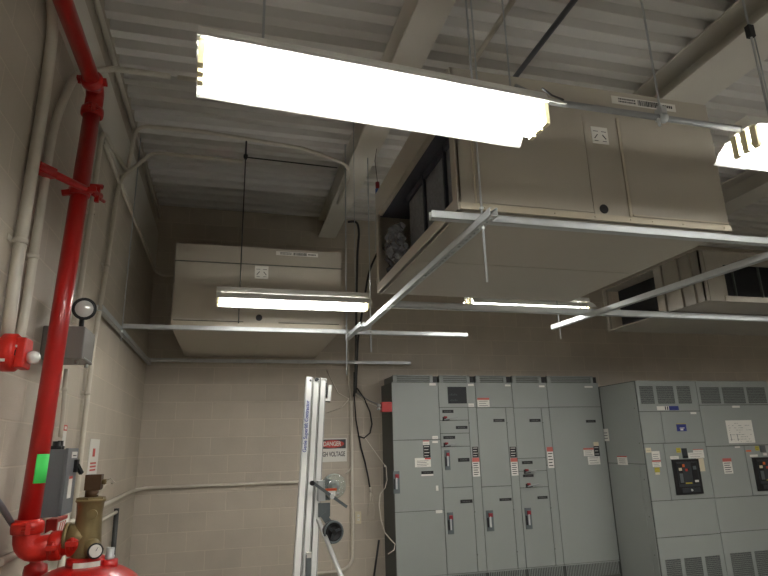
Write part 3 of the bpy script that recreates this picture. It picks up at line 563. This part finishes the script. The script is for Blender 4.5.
# ------------------------------------------------------------------ motor control sections
MY = 6.95; MB_Z = 2.288
def Fz(px, py): p = at(px, py, 'y', MY); return p.x, p.z
XS = [1.93, 2.543, 3.047, 3.565, 4.078, 4.868]
def quadplate(b, x0, x1, z0, z1, y, t, m): b.box(x0, x1, y-t, y, z0, z1, m)
def rectpx(b, a, c, e, g, y, t, m, f=Fz):   # photo box a,c..e,g -> upright plate on the front plane
    p, q = f(a, (c+g)/2), f(e, (c+g)/2); u, v = f((a+e)/2, c), f((a+e)/2, g)
    b.box(p[0], q[0], y-t, y, v[1], u[1], m); return p[0], q[0], v[1], u[1]
def nameplate(parent, a, c, e, g, f=Fz, y=MY-.012):
    b = MB(); x0, x1, z0, z1 = rectpx(b, a, c, e, g, y, .004, 'black', f)
    n = 5
    for i in range(n): b.box(x0+(x1-x0)*(.18+.13*i), x0+(x1-x0)*(.26+.13*i), y-.0045, y-.004, z0+(z1-z0)*.4, z0+(z1-z0)*.6, 'gear_edge')
    mk('nameplate', b, None, parent)
def label_plate(parent, a, c, e, g, top=None, m='white', lines=3, f=Fz, y=MY-.012, name='sticker'):
    b = MB(); x0, x1, z0, z1 = rectpx(b, a, c, e, g, y, .0015, m, f); w, h_ = x1-x0, z1-z0
    zt = z1
    if top: b.box(x0, x1, y-.0022, y-.0015, z1-h_*.22, z1, 'labelred' if top == 'redm' else top); zt = z1-h_*.25
    for i in range(lines):
        zz = zt-(zt-z0)*(i+.6)/lines*.95; b.box(x0+w*.12, x0+w*(.85-.12*(i % 2)), y-.002, y-.0015, zz, zz+h_*.045, 'ink' if m != 'black' else 'white')
    mk(name, b, None, parent)
def operator(parent, a, c, e, g):
    b = MB(); y = MY-.012; x0, x1, z0, z1 = rectpx(b, a, c, e, g, y, .012, 'plate'); w, h_ = x1-x0, z1-z0
    o = mk('operator', b, None, parent, label='grey disconnect operator plate', bevel=.002)
    b = MB(); b.box(x0+w*.3, x0+w*.8, y-.035, y-.012, z1-h_*.32, z1-h_*.14, 'bluered'); mk('lever_top', b, None, o, label='red lever tip')
    b = MB(); b.bar((x0+w*.45, y-.03, z1-h_*.3), (x0+w*.4, y-.04, z0+h_*.2), w*.2, .014, 'galv', up=(0, -1, 0)); b.bar((x0+w*.12, y-.02, z1-h_*.35), (x0+w*.12, y-.02, z0+h_*.2), w*.16, .016, 'black', up=(0, -1, 0)); mk('lever', b, None, o)
def lever(parent, px, py, s=13):
    x0, z = Fz(px, py); x1, _ = Fz(px+s, py); b = MB(); y = MY-.012
    b.box(x0-.01, x0+.03, y-.015, y, z-.03, z+.01, 'black'); b.box(x0, x0+.035, y-.045, y-.012, z-.005, z+.018, 'bluered')
    b.bar((x0, y-.03, z-.022), (x1, y-.04, z+.002), .016, .012, 'emt', up=(0, 0, 1)); b.bar((x0-.02, y-.02, z-.032), (x0+.07, y-.025, z-.022), .014, .012, 'black')
    mk('lever', b, None, parent, label='horizontal lever with a red knob')
def section(i, label, doors, strip=None):
    x0, x1 = XS[i], XS[i+1]
    t = thing('switchgear_cabinet', label, 'electrical cabinet', ((x0+x1)/2, 7.2, FZ), 'grey cabinets of the rear lineup')
    mk('cabinet_body', MB().box(x0+.001, x1-.001, MY, WY-.002, FZ, MB_Z), 'gear_body', t)
    g = .0035
    for (a, b_, za, zb) in doors:
        mk('door', MB().box(a+g, b_-g, MY-.012, MY, zb+g, za-g), 'gear', t, bevel=.002)
    if strip:
        a, b_, za, zb = strip; mk('wireway_door', MB().box(a+g, b_-g, MY-.012, MY, zb+g, za-g), 'gear', t, bevel=.002)
        b = MB()
        for q in (.1, .35, .62, .9): b.lathe((a+g+.001, MY-.012, zb+(za-zb)*q), (0, -1, 0), [(0, .009), (.006, .007)], 8)
        mk('latch', b, 'gear_edge', t)
    # bottom vent
    b = MB(); n = int((x1-x0-.06)/.022)
    b.box(x0+.02, x1-.02, MY-.004, MY, FZ+.05, .045, 'dark')
    for k in range(n+1): xx = x0+.03+k*(x1-x0-.06)/n; b.box(xx-.005, xx+.005, MY-.012, MY-.004, FZ+.05, .045, 'gear')
    b.box(x0+g, x1-g, MY-.012, MY, FZ, FZ+.05, 'gear_edge'); b.box(x0+g, x1-g, MY-.014, MY-.004, .045, .056, 'gear')
    mk('bottom_vent', b, None, t)
    # vent hood on top
    b = MB(); xa, xb = x0+.03, x1-.06
    b.box(xa, xb, MY+.04, WY-.05, MB_Z, MB_Z+.085, 'gear_edge'); b.box(xa, xa+.05, MY+.01, MY+.04, MB_Z, MB_Z+.09, 'gear'); b.box(xb-.04, xb, MY+.01, MY+.04, MB_Z, MB_Z+.09, 'gear')
    b.box(xa, xb, MY+.01, MY+.05, MB_Z+.08, MB_Z+.092, 'gear')
    for r_ in range(3): b.box(xa, xb, MY+.015, MY+.04, MB_Z+.012+r_*.024, MB_Z+.022+r_*.024, 'gear')
    mk('vent_hood', b, None, t)
    b = MB(); b.box(x1-.055, x1-.003, MY+.02, MY+.3, MB_Z, MB_Z+.08); mk('lifting_bracket', b, 'black', t)
    return t
zt = MB_Z; zbv = .058
def Z(px, py): return Fz(px, py)[1]
a, b_ = XS[0], XS[1]; z1, z2 = Z(415, 440), Z(415, 511.5)
s1 = section(0, 'grey cabinet at the left end of the rear lineup with one operator', [(a, b_, zt, z1), (a, b_, z1, z2), (a, b_, z2, zbv)])
operator(s1, 392.8, 471, 399.3, 493.5); nameplate(s1, 421, 471, 433, 474)
label_plate(s1, 421, 474.2, 433, 475.8, None, lines=0); label_plate(s1, 429, 383.2, 435.4, 385.6, None, lines=0); label_plate(s1, 432, 436, 437.6, 439, None, lines=1)
label_plate(s1, 432, 441, 437.6, 443, None, lines=0); label_plate(s1, 422.5, 440.5, 429, 445, 'redm', lines=1); label_plate(s1, 423, 445.2, 430, 457.8, None, 'black', 4)
label_plate(s1, 414.6, 457.9, 430.5, 467, 'white', lines=4); label_plate(s1, 435.7, 485.5, 438, 490.7, lines=0); label_plate(s1, 435.5, 510, 442, 513, lines=0)
b = MB(); rectpx(b, 424.5, 457.9, 430.3, 459.4, MY-.0135, .001, 'redm'); mk('sticker', b, None, s1)
a, b_ = XS[1], XS[2]; ws = 2.93
ys = [Z(455, v) for v in (407.6, 420.4, 433.4, 446.6, 487.4)]
s2 = section(1, 'grey cabinet with a dark meter screen, second from the left of the rear lineup', [(a, b_, zt, ys[0])] + [(a, ws, ys[i], ys[i+1]) for i in range(4)] + [(a, ws, ys[4], zbv)], (ws, b_, ys[0], zbv))
b = MB(); x0, x1, z0, z1 = rectpx(b, 447.5, 387, 466, 403.6, MY-.012, .008, 'black'); b.box(x0+.012, x1-.012, MY-.021, MY-.02, z0+.012, z1-.012, 'glass')
for r_ in range(2):
    for k in range(5): b.box(x0+.02+k*.022, x0+.034+k*.022, MY-.0215, MY-.021, z0+.03+r_*.07, z0+.045+r_*.07+.01*(k % 2), 'breaker')
mk('meter_screen', b, None, s2)
for q in ((442, 410, 453, 413), (455.5, 426, 467, 429), (443, 436, 454.7, 439), (457.7, 458, 469, 461.7), (460, 499.5, 472, 503)): nameplate(s2, *q)
lever(s2, 443, 418); lever(s2, 444, 444); operator(s2, 444.3, 450, 449.5, 470); operator(s2, 447, 512, 453, 534)
label_plate(s2, 467.5, 384, 473.3, 386, lines=0); label_plate(s2, 468, 403.5, 473.6, 407, lines=1); label_plate(s2, 472, 446.8, 478, 457.5, None, 'black', 4); label_plate(s2, 472.2, 457.8, 479.2, 476.5, 'redm', lines=6)
a, b_ = XS[2], XS[3]; ws = 3.452; y0, y1 = Z(490, 407.8), Z(498, 486.3)
s3 = section(2, 'grey cabinet with a red topped warning sticker, third from the left of the rear lineup', [(a, b_, zt, y0), (a, ws, y0, y1), (a, ws, y1, zbv)], (ws, b_, y0, zbv))
operator(s3, 486, 510, 493, 531); nameplate(s3, 493, 419, 504, 422); nameplate(s3, 499, 498, 511, 500.8)
label_plate(s3, 477, 398, 489, 407, 'redm', lines=3); label_plate(s3, 504.5, 384.6, 510, 386.4, lines=0); label_plate(s3, 509.5, 446.8, 516, 457.5, None, 'black', 4); label_plate(s3, 510.7, 458, 517.5, 475.5, 'redm', lines=6)
a, b_ = XS[3], XS[4]; ws = 3.965; yy = [Z(530, v) for v in (408, 458.2, 471, 487.5)]
s4 = section(3, 'grey cabinet with two stacked small levers, fourth from the left of the rear lineup', [(a, b_, zt, yy[0]), (a, ws, yy[0], yy[1]), (a, ws, yy[1], yy[2]), (a, ws, yy[2], yy[3]), (a, ws, yy[3], zbv)], (ws, b_, yy[0], zbv))
for q in ((529, 419, 540, 422), (521.5, 461, 532, 464), (522.5, 474.3, 533, 477), (537, 496, 547, 498.8)): nameplate(s4, *q)
lever(s4, 524, 470.5, 11); lever(s4, 526, 484.5, 11); operator(s4, 524.7, 507.5, 531, 529)
label_plate(s4, 538.6, 385.5, 544, 387.3, lines=0); label_plate(s4, 547, 447, 553, 468, 'redm', lines=5)
a, b_ = XS[4], XS[5]
s5 = section(4, 'wide plain grey cabinet at the right end of the rear lineup', [(a, b_, zt, y0), (a, b_, y0, zbv)])
nameplate(s5, 585.5, 420, 595, 422.6); label_plate(s5, 584, 386.2, 592, 387.8, lines=0); label_plate(s5, 593, 442, 598, 446, None, 'cream', 0); label_plate(s5, 593.5, 446, 599, 456, None, 'black', 3)
label_plate(s5, 583, 448, 593.3, 456, 'redm', lines=3); label_plate(s5, 587.5, 456.5, 599.5, 464.5, lines=3)
# ------------------------------------------------------------------ main switchboard in front at right
SYF, SX0, SX1, SX2, STZ = 6.2, 4.875, 5.775, 6.93, 2.235
def Gz(px, py): p = at(px, py, 'y', SYF); return p.x, p.z
def z6(x, y): return (620+x/5.19, 375+y/5.19)
def z7(x, y): return (620+x/5.19, 465+y/5.19)
def rect6(b, x0, y0, x1, y1, yy, t, m, z=z6):
    a, c = z(x0, y0); e, g = z(x1, y1); return rectpx(b, a, c, e, g, yy, t, m, Gz)
def grille(parent, x0, x1, z0, z1):
    y = SYF-.012; b = MB(); b.box(x0, x1, y-.001, y+.004, z0, z1, 'dark')
    n = int((x1-x0)/.013)
    for k in range(n+1): xx = x0+(x1-x0)*k/n; b.box(xx-.0014, xx+.0014, y-.004, y-.001, z0, z1, 'gear')
    n = int((z1-z0)/.02)
    for k in range(n+1): zz = z0+(z1-z0)*k/n; b.box(x0-.008, x1+.008, y-.005, y-.0035, zz-.0017, zz+.0017, 'gear')
    mk('vent_grille', b, None, parent)
def lab6(parent, x0, y0, x1, y1, top=None, m='white', lines=3, z=z6):
    a, c = z(x0, y0); e, g = z(x1, y1); label_plate(parent, a, c, e, g, top, m, lines, Gz, SYF-.012)
def breaker(parent, x0, x1, z0, z1):
    y = SYF-.012; b = MB(); b.box(x0, x1, y-.02, y, z0, z1); o = mk('breaker', b, 'black', parent, label='black main breaker face', bevel=.004)
    w, h = x1-x0, z1-z0; b = MB()
    b.box(x0+w*.12, x0+w*.9, y-.026, y-.02, z0+h*.22, z1-h*.07, 'breaker'); b.box(x0+w*.14, x0+w*.32, y-.03, y-.026, z0+h*.3, z1-h*.12, 'black')
    b.box(x0+w*.17, x0+w*.29, y-.034, y-.03, z0+h*.34, z0+h*.6, 'plate'); b.box(x0+w*.17, x0+w*.28, y-.034, y-.03, z0+h*.68, z0+h*.76, 'cream')
    b.box(x0+w*.66, x0+w*.86, y-.034, y-.026, z0+h*.3, z1-h*.1, 'black'); b.box(x0+w*.7, x0+w*.84, y-.036, y-.034, z0+h*.34, z0+h*.4, 'white'); b.box(x0+w*.7, x0+w*.82, y-.036, y-.034, z0+h*.7, z0+h*.8, 'plate')
    b.box(x0+w*.36, x0+w*.6, y-.029, y-.026, z0+h*.3, z0+h*.34, 'yellow'); b.box(x0+w*.42, x0+w*.49, y-.034, y-.026, z0+h*.66, z0+h*.73, 'redm')
    b.box(x0+w*.32, x0+w*.4, y-.034, y-.026, z0+h*.78, z0+h*.86, 'orange'); b.box(x0+w*.2, x0+w*.88, y-.026, y-.02, z0+h*.06, z0+h*.18, 'breaker')
    b.lathe((x0+w*.55, y-.026, z0+h*.12), (0, -1, 0), [(0, .014), (.01, .012)], 12, 'galv'); b.lathe((x0+w*.52, y-.026, z0+h*.72), (0, -1, 0), [(0, .012), (.008, .01)], 12, 'black')
    mk('breaker_controls', b, None, o)
def board(x0, x1, label, top, mid, low1, low2, seam1, seam2):
    t = thing('switchboard_cabinet', label, 'electrical cabinet', ((x0+x1)/2, 6.8, FZ), 'tall switchboard cabinets at right')
    mk('cabinet_body', MB().box(x0+.001, x1-.001, SYF, WY-.002, FZ, STZ), 'gear_body', t); g = .004
    Dd = lambda a, b_, za, zb: mk('door', MB().box(a+g, b_-g, SYF-.012, SYF, zb+g, za-g), 'gear', t, bevel=.002)
    Dd(x0, x1, STZ, top)
    if seam1: Dd(x0, seam1, top, mid); Dd(seam1, x1, top, mid)
    else: Dd(x0, x1, top, mid)
    Dd(x0, seam2, mid, low1); Dd(seam2, x1, mid, low1); Dd(x0, x1, low1, low2); Dd(x0, x1, low2, FZ+.02)
    return t
zz = lambda x, y, z=z6: Gz(*z(x, y))[1]
xx6 = lambda x, y, z=z6: Gz(*z(x, y))[0]
A = board(SX0, SX1, 'left switchboard cabinet with a blue sticker and a black breaker', zz(250, 189), zz(280, 353), zz(320, 180, z7), zz(360, 367, z7), xx6(218, 270), xx6(240, 480))
for q in ((100, 170), (188, 275), (294, 362)): grille(A, xx6(q[0], 100), xx6(q[1], 100), zz(200, 150), zz(200, 58))
for q in ((235, 315), (335, 425), (445, 522)): grille(A, xx6(q[0], 530, z7), xx6(q[1], 530, z7), FZ+.06, zz(380, 478, z7))
b = MB(); x0, x1, z0, z1 = rect6(b, 188, 162, 300, 183, SYF-.012, .003, 'white'); b.box(x0+(x1-x0)*.55, x1, SYF-.0155, SYF-.015, z0, z1, 'blue')
for k in range(2): b.box(x0+(x1-x0)*(.36+.1*k), x0+(x1-x0)*(.41+.1*k), SYF-.0155, SYF-.015, z0+.004, z1-.004, 'ink')
mk('title_plate', b, None, A, label='narrow white and blue title plate')
b = MB(); x0, x1, z0, z1 = rect6(b, 290, 252, 340, 292, SYF-.012, .002, 'blue'); b.box(x0, x1, SYF-.0145, SYF-.014, z1-.008, z1, 'yellow'); b.box(x0+(x1-x0)*.35, x0+(x1-x0)*.65, SYF-.0145, SYF-.014, z0+.01, z0+.03, 'white'); b.box(x0+(x1-x0)*.3, x0+(x1-x0)*.8, SYF-.0145, SYF-.014, z0+.035, z0+.043, 'white'); mk('sticker', b, None, A, label='blue square sticker')
lab6(A, 362, 193, 392, 203, None, lines=0); lab6(A, 130, 378, 158, 403, None, 'cream', 1); lab6(A, 162, 395, 203, 440, 'white', lines=3); lab6(A, 164, 443, 209, 477, 'redm', lines=3); lab6(A, 176, 480, 203, 505, None, 'yellow', 2); lab6(A, 180, 506, 203, 517, None, 'cream', 0)
lab6(A, 288, 378, 311, 403, None, 'yellow', 2); lab6(A, 257, 421, 301, 436, lines=1); lab6(A, 350, 402, 432, 431, lines=2); lab6(A, 375, 385, 428, 402, 'redm', lines=1); lab6(A, 396, 432, 434, 500, None, 'cream', 0)
b = MB(); x0, x1, z0, z1 = rect6(b, 318, 380, 343, 432, SYF-.012, .01, 'breaker'); b.box(x0+.005, x1-.005, SYF-.03, SYF-.022, z0+.01, z0+.03, 'black'); mk('key_lock', b, None, A)
breaker(A, xx6(270, 500), xx6(408, 500), zz(350, 152, z7), zz(335, 437))
b = MB()
for k in range(5): b.lathe((SX0-.001, SYF+.06, 1.9-k*.42), (-1, 0, 0), [(0, .01), (.008, .008)], 8)
mk('bolt', b, 'gear_edge', A)
# side skins of the left cabinet
g = MB(); g.box(SX0-.008, SX0+.001, SYF+.01, MY-.03, 1.24, STZ-.01); mk('side_panel', g, 'gear', A, bevel=.002)
g = MB(); g.box(SX0-.008, SX0+.001, SYF+.12, MY-.03, FZ+.02, 1.232); mk('side_panel', g, 'gear', A, bevel=.002)
g = MB(); g.box(SX0-.008, SX0+.001, SYF+.01, SYF+.115, FZ+.02, 1.232); mk('side_panel', g, 'gear', A, bevel=.002)
for q in ((602.5, 429, 609.5, 441, None), (617, 456, 628, 465, 'redm')):
    b = MB(); p0 = at(q[0], q[1], 'x', SX0-.009); p1 = at(q[2], q[3], 'x', SX0-.009)
    b.box(SX0-.0105, SX0-.009, p0.y, p1.y, p1.z, p0.z, 'white')
    for k in range(3): b.box(SX0-.011, SX0-.0105, p0.y+(p1.y-p0.y)*.8, p0.y+(p1.y-p0.y)*.15, p1.z+(p0.z-p1.z)*(.2+.22*k), p1.z+(p0.z-p1.z)*(.25+.22*k), 'ink')
    if q[4]: b.box(SX0-.011, SX0-.0105, p0.y, p1.y, p0.z-.012, p0.z, 'redm')
    mk('sticker', b, None, A)
B = board(SX1, SX2, 'right switchboard cabinet with a large white paper sheet taped on it', zz(580, 156), zz(600, 367), zz(640, 163, z7), zz(640, 343, z7), None, xx6(660, 480))
for q in ((414, 514), (530, 643), (658, 752)): grille(B, xx6(q[0], 110), xx6(q[1], 110), zz(560, 148), zz(560, 64))
for q in ((575, 685), (703, 800), (815, 880)): grille(B, xx6(q[0], 510, z7), xx6(q[1], 510, z7), FZ+.06, zz(650, 450, z7))
lab6(B, 578, 160, 617, 170, lines=0); lab6(B, 532, 432, 578, 512, 'redm', lines=5); lab6(B, 592, 370, 618, 378, lines=0); lab6(B, 650, 390, 676, 398, None, 'orange', 0); lab6(B, 697, 369, 717, 392, None, 'yellow', 2); lab6(B, 670, 413, 711, 424, lines=0)
b = MB(); rect6(b, 722, 366, 747, 400, SYF-.012, .012, 'plate'); rect6(b, 737, 405, 755, 418, SYF-.012, .008, 'white'); mk('key_lock', b, None, B)
b = MB(); x0, x1, z0, z1 = rect6(b, 552, 235, 688, 353, SYF-.012, .0012, 'white'); w, h = x1-x0, z1-z0; rnd = random.Random(5)
for r_ in range(9):
    c = .08
    while c < .88: q = rnd.uniform(.03, .12); b.box(x0+w*c, x0+w*(c+q), SYF-.0136, SYF-.0132, z0+h*(.06+.1*r_), z0+h*(.06+.1*r_)+.004, 'plate') if rnd.random() < .6 else None; c += q+.03
b.box(x0+w*.1, x0+w*.12, SYF-.0136, SYF-.0132, z0+h*.1, z0+h*.4, 'plate'); b.box(x0+w*.35, x0+w*.37, SYF-.0136, SYF-.0132, z0+h*.1, z0+h*.4, 'plate')
mk('paper_sheet', b, None, B, label='large white sheet with a drawn diagram')
breaker(B, xx6(690, 500), xx6(828, 500), zz(780, 132, z7), zz(780, 425))
# ------------------------------------------------------------------ material lift
LT = thing('material_lift', 'folded aluminium material lift with a winch standing before the back wall', 'material lift', (.6, 4.5, FZ))
top = at(317, 379, 'y', 5.05); bot = at(306, 576, 'y', 4.62)
ax = (top-bot).normalized(); foot = bot + ax*((FZ+.06-bot.z)/ax.z)
side = Vector((1, 0, 0)); side = (side-ax*side.dot(ax)).normalized(); fwd = ax.cross(side)     # fwd points away from camera or toward
if fwd.y > 0: fwd = -fwd
def col(o, w, d_, z_top, m='alu', dep=0, grooved=True, name='mast_column', lab=None):
    b = MB(); p0 = foot+side*o+fwd*dep; p1 = top+side*o+fwd*dep+ax*z_top
    b.bar(p0, p1, w, d_, m, up=fwd)
    if grooved: b.bar(p0, p1, w*.1, .004, 'gear_edge', up=fwd, off=(w*.4, d_/2+.001)); b.bar(p0, p1, w*.08, .004, 'gear', up=fwd, off=(-w*.42, d_/2+.001))
    return mk(name, b, None, LT, label=lab)
c1 = col(-.068, .058, .075, 0); c2 = col(-.006, .052, .07, -.01, dep=-.004); c3 = col(.055, .05, .06, .0, dep=-.012); c4 = col(.02, .09, .04, -.05, dep=.06*-1.0, grooved=False)
b = MB(); b.cyl(top+side*(-.006)+fwd*.02+ax*(-.02), top+side*(-.006)+fwd*.045+ax*(-.02), .016, 14, 'black'); b.cyl(top+side*(-.06)+fwd*.036+ax*(-.035), top+side*(-.06)+fwd*.046+ax*(-.035), .009, 10, 'ink'); mk('top_pulley', b, None, LT); b = MB(); b.bar(top+side*.03, top+side*.085, .05, .02); mk('top_cap', b, 'alu', LT)
b = MB(); b.bar(top+side*.118-ax*.05, top+side*.11-ax*.2, .028, .03, 'alu', up=fwd); b.bar(top+side*.08-ax*.03, top+side*.095-ax*.16, .02, .02, 'black', up=fwd); b.bar(top+side*.06-ax*.19, top+side*.12-ax*.19, .02, .025, 'alu', up=fwd); mk('carriage_bracket', b, None, LT)
tp = top+side*(-.072)+fwd*.041-ax*.44
text(LT, 'lettering', 'Genie Superlift Contractor', tp, ax, -side, .041, 'blue', squeeze=.98)
D5 = lambda x, y, dep=0.0, v=4.7: at(x, y, 'y', v-dep)
b = MB(); b.box(*(sorted((D5(318, 490).x, D5(325, 490).x))), 4.68, 4.78, D5(320, 501).z, D5(320, 481).z, 'galv'); b.box(D5(325, 490).x, D5(331, 490).x, 4.74, 4.78, D5(320, 501).z, D5(320, 481).z, 'plate')
wi = mk('winch_frame', b, None, LT, label='galvanised winch frame')
c = D5(334, 486); b = MB(); b.lathe(c, (0.1, -1, .1), [(-.03, .095), (.015, .093), (.03, .08), (.035, .03)], 32); mk('winch_cover', b, 'clear', wi, label='clear round winch cover')
b = MB(); b.lathe(c+Vector((0, .03, 0)), (0, -1, 0), [(0, .04), (.02, .04), (.02, .02), (.035, .02)], 24); mk('winch_gear', b, 'galv', wi)
c = D5(331, 490, .06); b = MB(); b.box(c.x-.045, c.x+.045, c.y, c.y+.002, c.z-.006, c.z+.012, 'orange'); b.box(c.x-.025, c.x+.035, c.y, c.y+.002, c.z-.045, c.z-.007, 'white'); b.box(c.x-.03, c.x+.03, c.y-.001, c.y, c.z, c.z+.006, 'redm'); mk('warning_label', b, None, wi)
b = MB(); b.bar(D5(312, 482, .12), D5(347, 507, .12), .022, .01, 'plate', up=(0, -1, 0)); b.lathe(D5(312, 483, .12), (0, -1, 0), [(-.01, .018), (.03, .018), (.032, .012)], 14, 'black'); b.lathe(D5(332, 496.5, .13), (0, -1, 0), [(-.05, .02), (.01, .018)], 12, 'galv'); mk('crank_handle', b, None, wi)
b = MB(); b.box(D5(318, 510).x, D5(330, 510).x, 4.69, 4.7, D5(320, 517).z, D5(320, 503).z); b.bar(D5(323, 514, .01), D5(331, 526, .01), .05, .01, up=(0, -1, 0)); mk('gusset_plate', b, 'plate', LT)
c = D5(333.5, 532, .1); b = MB(); b.lathe(c, (.25, -1, -.05), [(-.04, .055), (-.035, .08), (.0, .08), (.005, .068), (.004, .05), (-.012, .045), (-.012, .02), (.01, .016)], 30, 'wood'); b.lathe(c+Vector((.001, -.005, 0)), (.25, -1, -.05), [(0, .078), (.004, .078), (.005, .070), (.001, .068)], 30, 'plate') if False else None
wl = mk('wheel', b, None, LT, label='black wheel')
b = MB(); e1 = Vector((1, .25, 0)).normalized(); e2 = Vector((0, 0, 1)); pts = [c+Vector((.25, -1, -.05)).normalized()*.006+(e1*math.cos(2*math.pi*i/28)+e2*math.sin(2*math.pi*i/28))*.074 for i in range(29)]; b.tube(pts, .008, 6); mk('wheel_rim', b, 'plate', wl)
b = MB(); 
for i in range(3): a_ = 2*math.pi*i/3+.3; b.bar(c+Vector((0, -.004, 0)), c+Vector((0, -.004, 0))+(e1*math.cos(a_)+e2*math.sin(a_))*.058, .018, .008, up=(0, -1, 0))
mk('wheel_spoke', b, 'breaker', wl)
b = MB(); p0 = D5(318, 519); p1 = D5(342, 578, .35); dd = (p1-p0); b.cyl(p0, p0+dd*((FZ+.05-p0.z)/dd.z), .017, 14); mk('brace', b, 'alu', LT)
b = MB(); p0 = D5(308.5, 554.5, .12); b.bar(p0, Vector((p0.x-.01, p0.y-.01, FZ+.05)), .036, .036, 'plate', up=(0, -1, 0)); b.box(p0.x-.015, p0.x+.02, p0.y-.02, p0.y+.02, p0.z-.02, p0.z+.015, 'white'); mk('leg_post', b, None, LT)
b = MB(); b.box(.3, .95, 4.36, 4.75, FZ, FZ+.08); mk('base_frame', b, 'alu', LT, bevel=.01)
